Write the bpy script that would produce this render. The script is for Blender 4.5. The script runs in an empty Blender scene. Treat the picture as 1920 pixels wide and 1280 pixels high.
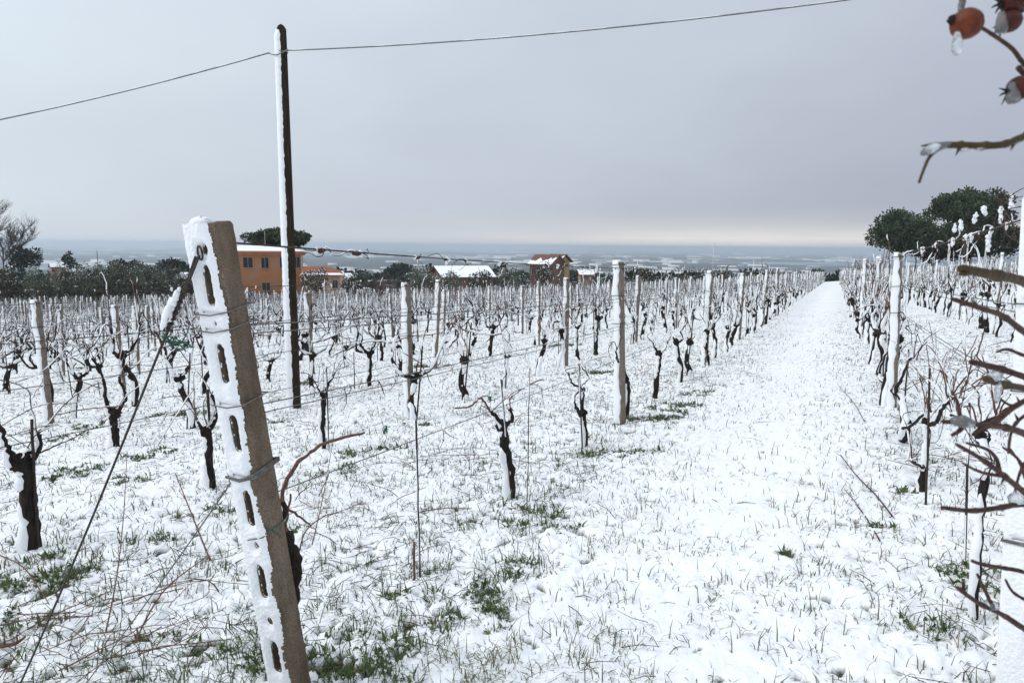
import bpy, bmesh, math, random
import numpy as np
from mathutils import Vector, Matrix

# ------------------------------------------------------------------ camera / world / sun / exposure
sc = bpy.context.scene
col = sc.collection
CAM_H = 1.53
PSI, TH, RHO = map(math.radians, (25.3, 8.0, 0.5))
FPX = 1280.0
_f = Vector((-math.sin(PSI) * math.cos(TH), math.cos(PSI) * math.cos(TH), -math.sin(TH)))
_r0 = Vector((math.cos(PSI), math.sin(PSI), 0))
_u0 = _r0.cross(_f)
_r = _r0 * math.cos(RHO) + _u0 * math.sin(RHO)
_u = _u0 * math.cos(RHO) - _r0 * math.sin(RHO)
CAMP = Vector((0, 0, CAM_H))
cd = bpy.data.cameras.new('camera')
cam = bpy.data.objects.new('camera', cd)
col.objects.link(cam)
cd.sensor_width = 36
cd.lens = 24.0
cd.clip_start = 0.05
cd.clip_end = 200000
cd.dof.use_dof = True
cd.dof.focus_distance = 5.0
cd.dof.aperture_fstop = 15
M = Matrix((_r, _u, -_f)).transposed().to_4x4()
M.translation = CAMP
cam.matrix_world = M
sc.camera = cam

SUN_AZ, SUN_EL = math.radians(-122), math.radians(42)      # azimuth from +Y, negative to the left
SUND = Vector((math.sin(SUN_AZ) * math.cos(SUN_EL), math.cos(SUN_AZ) * math.cos(SUN_EL), math.sin(SUN_EL)))
w = bpy.data.worlds.new('World')
sc.world = w
w.use_nodes = True
nt = w.node_tree
nt.nodes.clear()
N, L = nt.nodes.new, nt.links.new


def wmath(op, a, b=None, clamp=False):
    n = N('ShaderNodeMath'); n.operation = op; n.use_clamp = clamp
    for i, v in enumerate((a, b)):
        if v is None: continue
        if isinstance(v, (int, float)): n.inputs[i].default_value = v
        else: L(v, n.inputs[i])
    return n.outputs[0]


def wdot(v, c):
    n = N('ShaderNodeVectorMath'); n.operation = 'DOT_PRODUCT'
    L(v, n.inputs[0]); n.inputs[1].default_value = c
    return n.outputs['Value']


tc = N('ShaderNodeTexCoord')
D = tc.outputs['Generated']
mp = N('ShaderNodeMapping'); L(D, mp.inputs[0]); mp.inputs['Scale'].default_value = (1.0, 1.0, 2.6)
nz = N('ShaderNodeTexNoise'); L(mp.outputs[0], nz.inputs[0])
nz.inputs['Scale'].default_value = 2.1; nz.inputs['Detail'].default_value = 5; nz.inputs['Roughness'].default_value = 0.5
sep = N('ShaderNodeSeparateXYZ'); L(D, sep.inputs[0])
glow = wdot(D, SUND)
fac = N('ShaderNodeMapRange'); fac.inputs['From Min'].default_value = -0.58; fac.inputs['From Max'].default_value = 0.62
L(wmath('ADD', glow, wmath('MULTIPLY', wmath('SUBTRACT', nz.outputs['Fac'], 0.47), 0.62)), fac.inputs['Value'])
cr = N('ShaderNodeMix'); cr.data_type = 'RGBA'
L(fac.outputs[0], cr.inputs['Factor'])
cr.inputs['A'].default_value = (3.6, 3.85, 4.7, 1)     # heavy lavender-grey cloud away from the veiled sun
cr.inputs['B'].default_value = (6.5, 7.25, 7.95, 1)        # thin pale cloud
# brighter cloud towards the zenith and the veiled sun, as under any overcast
zen = wmath('MULTIPLY', wmath('POWER', wmath('MAXIMUM', sep.outputs['Z'], 0.0), 1.5), 0.58)
gl2 = wmath('MULTIPLY', wmath('POWER', wmath('MAXIMUM', glow, 0.0), 3.0), 0.10)
boost = wmath('ADD', 1.0, wmath('ADD', zen, gl2))
sc1 = N('ShaderNodeVectorMath'); sc1.operation = 'SCALE'
L(cr.outputs['Result'], sc1.inputs[0]); L(boost, sc1.inputs['Scale'])
# clearing under the cloud edge low over the plain
hz = wmath('SUBTRACT', 1.0, wmath('DIVIDE', wmath('ABSOLUTE', wmath('SUBTRACT', sep.outputs['Z'], 0.012)), 0.05), clamp=True)
hz = wmath('MULTIPLY', hz, hz)
azg = wmath('POWER', wmath('MAXIMUM', wdot(D, (-0.10, 0.995, 0.0)), 0.0), 9.0)
nz2 = N('ShaderNodeTexNoise'); mp2 = N('ShaderNodeMapping'); mp2.inputs['Scale'].default_value = (3, 3, 26)
L(D, mp2.inputs[0]); L(mp2.outputs[0], nz2.inputs[0]); nz2.inputs['Scale'].default_value = 2.2; nz2.inputs['Detail'].default_value = 4
hzf = wmath('MULTIPLY', wmath('MULTIPLY', hz, wmath('ADD', 0.06, azg)), wmath('ADD', 0.35, nz2.outputs['Fac']), clamp=True)
cr2 = N('ShaderNodeMix'); cr2.data_type = 'RGBA'
L(hzf, cr2.inputs['Factor']); L(sc1.outputs[0], cr2.inputs['A']); cr2.inputs['B'].default_value = (7.9, 7.6, 7.3, 1)
sky = N('ShaderNodeTexSky'); sky.sky_type = 'NISHITA'; sky.sun_disc = False
sky.sun_elevation = SUN_EL; sky.sun_rotation = SUN_AZ
cr3 = N('ShaderNodeMix'); cr3.data_type = 'RGBA'; cr3.inputs['Factor'].default_value = 0.04
L(cr2.outputs['Result'], cr3.inputs['A']); L(sky.outputs[0], cr3.inputs['B'])
bg = N('ShaderNodeBackground'); bg.inputs['Strength'].default_value = 0.1
L(cr3.outputs['Result'], bg.inputs['Color'])
wo = N('ShaderNodeOutputWorld'); L(bg.outputs[0], wo.inputs['Surface'])

sl = bpy.data.lights.new('sun', 'SUN')
sl.energy = 1.1; sl.angle = math.radians(25); sl.color = (1, 0.97, 0.92)
so = bpy.data.objects.new('sun', sl); col.objects.link(so)
so.rotation_euler = (-SUND).to_track_quat('-Z', 'Y').to_euler()

sc.render.engine = 'CYCLES'
sc.view_settings.view_transform = 'Standard'
sc.view_settings.look = 'None'
sc.view_settings.exposure = 0.11
sc.view_settings.gamma = 1.0
sc.cycles.use_denoising = True
sc.cycles.max_bounces = 6
sc.cycles.diffuse_bounces = 3
sc.cycles.glossy_bounces = 2
sc.cycles.transmission_bounces = 4
sc.cycles.volume_bounces = 2
sc.cycles.transparent_max_bounces = 8
sc.cycles.use_adaptive_sampling = False

# ------------------------------------------------------------------ numbers
random.seed(7)
RNG = np.random.default_rng(11)


def vhash(ix, iy, seed):
    n = (ix.astype(np.int64) * 374761393 + iy.astype(np.int64) * 668265263 + seed * 1442695041) & 0x7fffffff
    n = ((n ^ (n >> 13)) * 1274126177) & 0x7fffffff
    n = n ^ (n >> 16)
    return (n & 0xffffff) / float(0x1000000)


def vnoise(x, y, seed=0):
    ix, iy = np.floor(x), np.floor(y)
    fx, fy = x - ix, y - iy
    fx = fx * fx * (3 - 2 * fx); fy = fy * fy * (3 - 2 * fy)
    a, b = vhash(ix, iy, seed), vhash(ix + 1, iy, seed)
    c, d = vhash(ix, iy + 1, seed), vhash(ix + 1, iy + 1, seed)
    return (a + (b - a) * fx) * (1 - fy) + (c + (d - c) * fx) * fy


def fbm(x, y, seed=0, o=3):
    s, a, t = 0, 1, 0
    for i in range(o):
        s = s + a * vnoise(x * 2 ** i, y * 2 ** i, seed + i * 17); t += a; a *= .5
    return s / t


def pillow(x, y, cell, seed):
    """rounded pillows: 0 in the joints, up to about 1 on the lumps"""
    x, y = x / cell, y / cell
    ix, iy = np.floor(x), np.floor(y)
    best = np.zeros_like(x)
    for dx in (-1, 0, 1):
        for dy in (-1, 0, 1):
            cx, cy = ix + dx, iy + dy
            px = cx + vhash(cx, cy, seed); py = cy + vhash(cx, cy, seed + 5)
            rr = .55 + .55 * vhash(cx, cy, seed + 9)
            d2 = (x - px) ** 2 + (y - py) ** 2
            best = np.maximum(best, np.clip(1 - d2 / (rr * rr), 0, 1) ** .85 * (.45 + .55 * rr))
    return best


def sstep(a, b, x):
    t = np.clip((x - a) / (b - a), 0, 1)
    return t * t * (3 - 2 * t)


CX, MY = 0.085, 0.032
PLAIN = -160.0


def plane_z(x, y):
    x = np.asarray(x, float); y = np.asarray(y, float)
    zl = np.where(x < -25, -25 * CX + (x + 25) * .05, x * CX)
    zl = np.where(x < -130, -25 * CX - 105 * .05 + (x + 130) * .0, zl)
    zl = np.where(x > 40, 40 * CX, zl)
    return zl - MY * np.clip(y, -160, 400)


def rbound(x, y):
    ph = np.arctan2(x, y)
    c, s = np.cos(ph), np.sin(ph)
    rl = 140 / np.maximum(c - s, .6)
    rr = 140 / np.maximum(c, .8)
    return np.where(ph < 0, rl, rr)


def base_z(x, y):
    x = np.asarray(x, float); y = np.asarray(y, float)
    r = np.hypot(x, y) + 1e-9
    rb = rbound(x, y)
    k = np.minimum(1, rb / r)
    zb = plane_z(x * k, y * k)
    d = np.maximum(0, r - rb)
    und = (fbm(x / 160, y / 160, 31) - .5) * np.clip(d / 150, 0, 1) * 9
    z = zb - .045 * np.minimum(d, 600) - .085 * np.maximum(d - 600, 0) + und
    return np.where(z < PLAIN, PLAIN, z)


def zg(x, y):
    return float(base_z(np.array([x]), np.array([y]))[0])


def ray(px, py):
    return _f + _r * ((px - 960) / FPX) - _u * ((py - 640) / FPX)


def gp(px, py):
    d = ray(px, py)
    k = CAM_H / (CX * d.x - MY * d.y - d.z)
    return CAMP + d * k


def pt(px, py, depth):
    return CAMP + ray(px, py) * depth


def px_x(px, py, X):
    """the point of the vertical plane x = X (a vine row) seen at that place"""
    d = ray(px, py)
    return CAMP + d * (X / d.x)


def project(P):
    d = Vector(P) - CAMP
    z = d.dot(_f)
    if z < .05: return (-9999, -9999, z)
    return (960 + FPX * d.dot(_r) / z, 640 - FPX * d.dot(_u) / z, z)


# green tussocks (position, radius) that show through the snow
TUFTS = []
for (px, py, rad) in [(70, 1085, .22), (30, 1130, .2), (285, 1020, .11), (60, 1180, .14), (105, 1105, .12), (690, 1240, .14), (600, 1250, .2), (650, 1262, .2),
                      (850, 1150, .17), (880, 1165, .12), (960, 1075, .12), (1030, 990, .14), (1010, 965, .1), (1130, 860, .16), (1200, 850, .14), (1235, 790, .25),
                      (1720, 1195, .09), (1860, 1105, .16), (650, 855, .16), (630, 885, .14), (735, 845, .12), (280, 855, .22), (165, 885, .2), (130, 895, .15),
                      (420, 960, .12), (190, 800, .25), (125, 825, .2), (160, 690, .2), (300, 1210, .08), (1480, 1050, .05), (1045, 650, .4), (800, 690, .3), (560, 720, .3),
                      (1260, 770, .22), (1300, 740, .2), (520, 1000, .1), (380, 1240, .09), (960, 1000, .07), (905, 1110, .08), (740, 1130, .05), (1690, 930, .07), (1650, 1000, .06),
                      (245, 905, .15), (1900, 1130, .1), (340, 780, .3), (480, 800, .25), (1110, 700, .3), (780, 800, .12)]:
    g = gp(px, py)
    _tr = random.Random(px * 3 + py)
    for _q in range(8):
        _a, _d = _tr.uniform(0, 6.28), rad * 1.15 * math.sqrt(_tr.random())
        TUFTS.append((g.x + _d * math.cos(_a) * 1.25, g.y + _d * math.sin(_a), rad * _tr.uniform(.22, .5)))


def cover(x, y):
    """how broken the snow is: 0 closed, 1 open grass"""
    v = .385 + .34 * (fbm(x / .9, y / .9, 71, 3) - .42)
    path = np.exp(-((x + .55) / .5) ** 2)
    v = v - .22 * path
    v = v + .14 * np.exp(-((x + 2.2) / .7) ** 2) + .06 * np.exp(-((x - .75) / .45) ** 2)
    v = v + np.where(x < -1.6, .10, 0)
    for (tx, ty, tr) in TUFTS:
        d2 = ((x - tx) ** 2 + (y - ty) ** 2) / (tr * tr)
        v = v + .26 * np.exp(-d2 * 1.2)
    return np.clip(v, 0.02, 1)


def lumps(x, y, r):
    cell = pillow(x + .10 * fbm(x * 9, y * 9, 3, 2), y + .10 * fbm(x * 9, y * 9, 4, 2), .115, 1)
    fine = pillow(x + .035 * vnoise(x * 30, y * 30, 5), y + .035 * vnoise(x * 30, y * 30, 6), .046, 2)
    path = np.exp(-((x + .55) / .55) ** 2)
    amp = 1 - .55 * path
    fade = np.clip((34 - r) / 20, 0, 1)
    c = cover(x, y)
    h = amp * fade * (.026 * cell + .019 * fine * (1 - .3 * path)) + .016 * (fbm(x * 11, y * 11, 14, 3) - .5) * fade + .05 * (fbm(x / 1.3, y / 1.3, 8) - .5) * np.clip((90 - r) / 60, 0, 1)
    gap = .55 * cell + .45 * fine
    jig = .22 * (vnoise(x * 45, y * 45, 21) - .5) + .2 * (vnoise(x * 19, y * 19, 22) - .5)
    bare = sstep(c * .64 + .02, c * .64 - .12, gap + jig) * fade
    h = h - .012 * bare * amp
    return h, bare, c


# ------------------------------------------------------------------ materials
def mat(name, base=(.5, .5, .5), rough=.7, var=None, scale=20., detail=4, bump=0., bscale=60., spec=.3, metal=0., trans=0., stretch=None):
    """principled material with a noise-varied colour and fine relief"""
    m = bpy.data.materials.new(name); m.use_nodes = True
    t = m.node_tree; b = t.nodes['Principled BSDF']
    b.inputs['Roughness'].default_value = rough
    b.inputs['Specular IOR Level'].default_value = spec
    b.inputs['Metallic'].default_value = metal
    b.inputs['Transmission Weight'].default_value = trans
    b.inputs['Base Color'].default_value = (*base, 1)
    co = t.nodes.new('ShaderNodeTexCoord').outputs['Object']
    if stretch:
        mm = t.nodes.new('ShaderNodeMapping'); mm.inputs['Scale'].default_value = stretch
        t.links.new(co, mm.inputs[0]); co = mm.outputs[0]
    if var:
        n = t.nodes.new('ShaderNodeTexNoise'); n.inputs['Scale'].default_value = scale; n.inputs['Detail'].default_value = detail
        t.links.new(co, n.inputs[0])
        r = t.nodes.new('ShaderNodeValToRGB')
        r.color_ramp.elements[0].position = .32; r.color_ramp.elements[1].position = .68
        r.color_ramp.elements[0].color = (*base, 1); r.color_ramp.elements[1].color = (*var, 1)
        t.links.new(n.outputs['Fac'], r.inputs[0]); t.links.new(r.outputs[0], b.inputs['Base Color'])
    if bump:
        n2 = t.nodes.new('ShaderNodeTexNoise'); n2.inputs['Scale'].default_value = bscale; n2.inputs['Detail'].default_value = 5
        t.links.new(co, n2.inputs[0])
        bp = t.nodes.new('ShaderNodeBump'); bp.inputs['Strength'].default_value = bump; bp.inputs['Distance'].default_value = .01
        t.links.new(n2.outputs['Fac'], bp.inputs['Height']); t.links.new(bp.outputs[0], b.inputs['Normal'])
    return m


SNOW = mat('snow', (.89, .90, .92), .6, (.92, .925, .94), 8, bump=.5, bscale=160, spec=.2)
CONC = mat('concrete', (.155, .118, .088), .9, (.33, .265, .205), 230, 8, bump=.9, bscale=420, spec=.12)
_t = CONC.node_tree; _b = _t.nodes['Principled BSDF']      # damp stains and lime bloom over the grain
_n = _t.nodes.new('ShaderNodeTexNoise'); _n.inputs['Scale'].default_value = 7; _n.inputs['Detail'].default_value = 6; _n.inputs['Roughness'].default_value = .65
_m = _t.nodes.new('ShaderNodeMapping'); _m.inputs['Scale'].default_value = (1.6, 1.6, .5)
_t.links.new(_t.nodes.new('ShaderNodeTexCoord').outputs['Object'], _m.inputs[0]); _t.links.new(_m.outputs[0], _n.inputs[0])
_r2 = _t.nodes.new('ShaderNodeValToRGB'); _r2.color_ramp.elements[0].position = .34; _r2.color_ramp.elements[1].position = .66
_r2.color_ramp.elements[0].color = (.56, .52, .48, 1); _r2.color_ramp.elements[1].color = (1.15, 1.13, 1.1, 1)
_t.links.new(_n.outputs['Fac'], _r2.inputs[0])
_x = _t.nodes.new('ShaderNodeMix'); _x.data_type = 'RGBA'; _x.blend_type = 'MULTIPLY'; _x.inputs['Factor'].default_value = 1
_src = _b.inputs['Base Color'].links[0].from_socket
_t.links.new(_src, _x.inputs['A']); _t.links.new(_r2.outputs[0], _x.inputs['B']); _t.links.new(_x.outputs['Result'], _b.inputs['Base Color'])
CONCG = mat('grey_concrete', (.15, .12, .095), .9, (.25, .21, .17), 25, 5, bump=.5, bscale=200, spec=.15)
BARK = mat('vine_bark', (.012, .010, .009), .9, (.035, .027, .022), 45, 4, bump=.8, bscale=120, spec=.15, stretch=(1, 1, .25))
CANE = mat('vine_cane', (.045, .024, .018), .75, (.10, .055, .04), 30, 3, spec=.2)
CANER = mat('red_cane', (.10, .042, .032), .7, (.19, .095, .07), 40, 3, spec=.25)
TWIG = mat('rose_twig', (.040, .020, .015), .6, (.095, .050, .036), 160, 4, bump=.5, bscale=260, spec=.15)
TWIGG = mat('rose_green_twig', (.045, .036, .014), .55, (.085, .05, .025), 110, 4, bump=.4, bscale=260, spec=.15)
WIRE = mat('wire', (.018, .016, .015), .65, (.045, .036, .03), 60, spec=.4)
WIREG = mat('galvanised_wire', (.2, .2, .19), .5, (.1, .095, .09), 60, spec=.5, metal=.5)
STEEL = mat('dark_stake', (.018, .016, .015), .7, (.05, .032, .022), 30, spec=.3)
TIE = mat('green_tie', (.025, .085, .065), .6, (.05, .14, .10), 90)
WOODP = mat('pole_wood', (.022, .016, .011), .9, (.045, .033, .022), 10, 5, bump=.5, bscale=40, spec=.1, stretch=(4, 4, .3))
WOODO = mat('olive_pole_wood', (.07, .058, .04), .9, (.12, .1, .075), 14, 5, bump=.4, bscale=40, spec=.1)
CABLE = mat('cable', (.12, .12, .12), .6, (.2, .2, .2), 30)
HIP = mat('rose_hip', (.075, .013, .006), .42, (.15, .034, .010), 160, 3, bump=.25, bscale=300, spec=.2)
HIPD = mat('dark_rose_hip', (.04, .009, .007), .45, (.08, .02, .013), 140, 3, bump=.3, bscale=300, spec=.2)
DARKB = mat('dark_calyx', (.012, .010, .008), .9)
ICE = mat('ice', (.93, .96, .98), .14, (.86, .90, .93), 90, 3, bump=.5, bscale=130, spec=.5, trans=.9)
ORANGE = mat('orange_plaster', (.42, .165, .05), .9, (.36, .21, .14), .45, 8, spec=.1)
CORNICE = mat('orange_cornice', (.38, .15, .075), .9, (.48, .22, .12), 2)
BEIGE = mat('beige_plaster', (.36, .25, .18), .9, (.45, .33, .25), 1.2)
PINKW = mat('pink_plaster', (.42, .24, .17), .9, (.5, .32, .25), 1)
BRICK = mat('brown_brick', (.12, .075, .055), .9, (.19, .125, .095), 2)
YELW = mat('ochre_plaster', (.42, .27, .12), .9, (.5, .35, .2), 1)
ROOFT = mat('roof_tiles', (.23, .075, .04), .9, (.33, .13, .075), 6)
DARKR = mat('dark_tiles', (.13, .07, .05), .9, (.2, .115, .085), 5)
FRAME = mat('window_frame', (.38, .33, .29), .7, (.30, .26, .23), 6)
FRAMEW = mat('pale_walls', (.7, .68, .65), .8, (.85, .84, .83), .01)
PANE = mat('window_pane', (.012, .014, .016), .25, (.03, .03, .032), 1.5, spec=.25)
PIPE = mat('downpipe', (.6, .56, .5), .6)
DARKW = mat('dark_wood', (.07, .03, .022), .8, (.11, .05, .035), 5)
CARP = mat('car_paint', (.35, .36, .38), .3, spec=.6)
TYRE = mat('tyre', (.02, .02, .02), .9)
TRUNK = mat('tree_trunk', (.06, .045, .035), .9, (.11, .085, .07), 6, bump=.5, bscale=20)
BARE = mat('bare_branch', (.07, .055, .05), .9, (.12, .1, .095), 8)
BARER = mat('reddish_branch', (.10, .06, .055), .9, (.17, .11, .10), 8)


def leafmat(name, a, b, c=None, scale=.9):
    return mat(name, a, .75, b, scale, 3, spec=.15)


PINE = leafmat('pine_needles', (.030, .045, .022), (.10, .125, .07), scale=.6)
PINEL = leafmat('pine_needles_lit', (.03, .05, .022), (.085, .10, .05))
DARKT = leafmat('dark_evergreen', (.016, .026, .018), (.034, .046, .028))
OLIVE = leafmat('olive_leaves', (.045, .05, .032), (.19, .205, .155), scale=.8)
SCRUB = leafmat('scrub_leaves', (.035, .035, .02), (.085, .075, .05), scale=1.8)

# grass: green to straw by blade
GRASS = bpy.data.materials.new('grass_blades'); GRASS.use_nodes = True
t = GRASS.node_tree; b = t.nodes['Principled BSDF']; b.inputs['Roughness'].default_value = .6; b.inputs['Specular IOR Level'].default_value = .25
at = t.nodes.new('ShaderNodeAttribute'); at.attribute_name = 'tone'
r = t.nodes.new('ShaderNodeValToRGB'); e = r.color_ramp.elements
e[0].color = (.030, .055, .014, 1); e[1].color = (.24, .20, .12, 1)
e2 = e.new(.45); e2.color = (.075, .12, .030, 1)
e3 = e.new(.72); e3.color = (.12, .115, .055, 1)
t.links.new(at.outputs['Fac'], r.inputs[0]); t.links.new(r.outputs[0], b.inputs['Base Color'])

# ground: snow over grass and soil
GROUND = bpy.data.materials.new('snowy_ground'); GROUND.use_nodes = True
t = GROUND.node_tree; b = t.nodes['Principled BSDF']; b.inputs['Roughness'].default_value = .65; b.inputs['Specular IOR Level'].default_value = .2
tcn = t.nodes.new('ShaderNodeTexCoord'); co = tcn.outputs['Object']


def gnoise(scale, detail=3, rough=.5):
    n = t.nodes.new('ShaderNodeTexNoise'); n.inputs['Scale'].default_value = scale; n.inputs['Detail'].default_value = detail
    n.inputs['Roughness'].default_value = rough
    t.links.new(co, n.inputs[0]); return n.outputs['Fac']


def gramp(f, p0, c0, p1, c1):
    r = t.nodes.new('ShaderNodeValToRGB'); e = r.color_ramp.elements
    e[0].position, e[1].position = p0, p1; e[0].color, e[1].color = (*c0, 1), (*c1, 1)
    t.links.new(f, r.inputs[0]); return r.outputs[0]


def gmix(f, a, b_):
    m = t.nodes.new('ShaderNodeMix'); m.data_type = 'RGBA'
    for k, v in (('Factor', f), ('A', a), ('B', b_)):
        if isinstance(v, (tuple, float, int)): m.inputs[k].default_value = v
        else: t.links.new(v, m.inputs[k])
    return m.outputs['Result']


snowc = gramp(gnoise(1.1, 3), .3, (.885, .895, .915), .7, (.925, .93, .94))
soil = gramp(gnoise(60, 5, .7), .38, (.022, .022, .012), .62, (.13, .12, .065))
aB = t.nodes.new('ShaderNodeAttribute'); aB.attribute_name = 'bare'
aS = t.nodes.new('ShaderNodeAttribute'); aS.attribute_name = 'speck'
# distant grass tips poking through, too small to build one by one
sp = t.nodes.new('ShaderNodeMapping'); sp.inputs['Scale'].default_value = (30, 11, 1); t.links.new(co, sp.inputs[0])
n = t.nodes.new('ShaderNodeTexNoise'); n.inputs['Scale'].default_value = 1.0; n.inputs['Detail'].default_value = 4; n.inputs['Roughness'].default_value = .7
t.links.new(sp.outputs[0], n.inputs[0])
spk = gramp(n.outputs['Fac'], .52, (0, 0, 0), .62, (1, 1, 1))
mm = t.nodes.new('ShaderNodeMath'); mm.operation = 'MULTIPLY'; t.links.new(spk, mm.inputs[0]); t.links.new(aS.outputs['Fac'], mm.inputs[1])
c1 = gmix(mm.outputs[0], snowc, (.20, .195, .13, 1))
c2 = gmix(aB.outputs['Fac'], c1, soil)
t.links.new(c2, b.inputs['Base Color'])
bp = t.nodes.new('ShaderNodeBump'); bp.inputs['Strength'].default_value = .5; bp.inputs['Distance'].default_value = .012
t.links.new(gnoise(55, 5, .6), bp.inputs['Height']); t.links.new(bp.outputs[0], b.inputs['Normal'])

# wooded slope and plain far below: woods, fields, roofs and snow patches
FARM = bpy.data.materials.new('far_country'); FARM.use_nodes = True
t = FARM.node_tree; b = t.nodes['Principled BSDF']; b.inputs['Roughness'].default_value = .9; b.inputs['Specular IOR Level'].default_value = .05
tcn = t.nodes.new('ShaderNodeTexCoord'); co = tcn.outputs['Object']
woods = gramp(gnoise(.02, 5), .35, (.022, .030, .022), .65, (.085, .075, .055))
fields = gramp(gnoise(.00045, 8, .72), .43, (.012, .022, .026), .58, (.30, .33, .35))
white = gramp(gnoise(.0007, 8, .75), .545, (0, 0, 0), .59, (1, 1, 1))
roofs = gramp(gnoise(.012, 4, .7), .60, (0, 0, 0), .68, (1, 1, 1))
sz = t.nodes.new('ShaderNodeSeparateXYZ'); t.links.new(co, sz.inputs[0])
mr = t.nodes.new('ShaderNodeMapRange'); mr.inputs['From Min'].default_value = -60; mr.inputs['From Max'].default_value = -140
t.links.new(sz.outputs['Z'], mr.inputs['Value'])
snowp = gmix(gramp(gnoise(.035, 4), .55, (0, 0, 0), .62, (1, 1, 1)), woods, (.72, .74, .77, 1))
pl = gmix(white, fields, (.42, .44, .46, 1))
pl = gmix(roofs, pl, (.5, .48, .46, 1))
t.links.new(gmix(mr.outputs[0], snowp, pl), b.inputs['Base Color'])

# ------------------------------------------------------------------ object helpers
ME = {}


def link(name, data, parent=None):
    o = bpy.data.objects.new(name, data)
    col.objects.link(o)
    if parent is not None:
        o.parent = parent
        if name in ('snow_cover', 'hanging_snow', 'snow_crust', 'snow_edge'): o['kind'] = 'stuff'
    return o


def mesh(name, v, f, m, smooth=True):
    me = bpy.data.meshes.new(name)
    me.from_pydata([tuple(p) for p in v], [], f)
    if smooth:
        me.polygons.foreach_set('use_smooth', [True] * len(me.polygons))
    me.materials.append(m)
    return me


def thing(name, label, cat, loc=(0, 0, 0), rz=0, group=None):
    o = link(name, None)
    o.location = loc
    o.rotation_euler = (0, 0, rz)
    return tag(o, label, cat, group)


def tag(o, label, cat, group=None):
    o['label'] = label; o['category'] = cat
    if group: o['group'] = group
    return o


class MB:
    def __init__(s): s.v = []; s.f = []

    def tube(s, pts, rad, n=6, caps=True):
        pts = [Vector(p) for p in pts]
        k = len(pts)
        if isinstance(rad, (int, float)): rad = [rad] * k
        b0 = len(s.v)
        ref = None
        for i in range(k):
            tg = (pts[min(i + 1, k - 1)] - pts[max(i - 1, 0)])
            if tg.length < 1e-9: tg = Vector((0, 0, 1))
            tg.normalize()
            if ref is None:
                ref = Vector((1, 0, 0)) if abs(tg.x) < .8 else Vector((0, 1, 0))
            a = (ref - tg * ref.dot(tg)).normalized(); ref = a
            c = tg.cross(a)
            for j in range(n):
                an = 2 * math.pi * j / n
                s.v.append(pts[i] + (a * math.cos(an) + c * math.sin(an)) * rad[i])
        for i in range(k - 1):
            for j in range(n):
                p, q = b0 + i * n + j, b0 + i * n + (j + 1) % n
                s.f.append((p, q, q + n, p + n))
        if caps:
            s.f.append(tuple(b0 + j for j in reversed(range(n))))
            s.f.append(tuple(b0 + (k - 1) * n + j for j in range(n)))
        return s

    def box(s, lo, hi, M=None):
        b0 = len(s.v)
        for z in (lo[2], hi[2]):
            for x, y in ((lo[0], lo[1]), (hi[0], lo[1]), (hi[0], hi[1]), (lo[0], hi[1])):
                p = Vector((x, y, z))
                s.v.append(M @ p if M else p)
        for q in ((3, 2, 1, 0), (4, 5, 6, 7), (0, 1, 5, 4), (1, 2, 6, 5), (2, 3, 7, 6), (3, 0, 4, 7)):
            s.f.append(tuple(b0 + i for i in q))
        return s

    def poly(s, vs, fs):
        b0 = len(s.v); s.v += [Vector(p) for p in vs]
        s.f += [tuple(b0 + i for i in q) for q in fs]
        return s

    def blob(s, c, r, squash=(1, 1, 1), seed=0, n=7, m=5, j=.18):
        rd = random.Random(seed); b0 = len(s.v)
        for i in range(m + 1):
            th = math.pi * i / m
            for jj in range(n):
                ph = 2 * math.pi * jj / n + i * .4
                k = r * (1 + rd.uniform(-j, j))
                s.v.append(Vector(c) + Vector((math.sin(th) * math.cos(ph) * squash[0], math.sin(th) * math.sin(ph) * squash[1], math.cos(th) * squash[2])) * k)
        for i in range(m):
            for jj in range(n):
                p, q = b0 + i * n + jj, b0 + i * n + (jj + 1) % n
                s.f.append((p, p + n, q + n, q))
        return s

    def me(s, name, m, smooth=True): return mesh(name, s.v, s.f, m, smooth)

    def obj(s, name, m, parent=None, smooth=True): return link(name, s.me(name, m, smooth), parent)


def smoothline(pts, sub=4):
    """Catmull-Rom through the given points"""
    P = [Vector(p) for p in pts]
    if len(P) < 3: return P
    out = []
    for i in range(len(P) - 1):
        p0, p1, p2, p3 = P[max(i - 1, 0)], P[i], P[i + 1], P[min(i + 2, len(P) - 1)]
        for k in range(sub):
            t_ = k / sub
            out.append(.5 * ((2 * p1) + (p2 - p0) * t_ + (2 * p0 - 5 * p1 + 4 * p2 - p3) * t_ ** 2 + (3 * p1 - p0 - 3 * p2 + p3) * t_ ** 3))
    out.append(P[-1])
    return out


def rough(P, amp, rd):
    return [P[0]] + [p + Vector((rd.uniform(-amp, amp), rd.uniform(-amp, amp), rd.uniform(-amp, amp))) for p in P[1:]]


def lerpr(r0, r1, k, rd=None, j=.0):
    return [(r0 + (r1 - r0) * i / max(1, k - 1)) * (1 + (rd.uniform(-j, j) if rd else 0)) for i in range(k)]


WIND = Vector((-.55, -.84, 0)).normalized()


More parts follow.
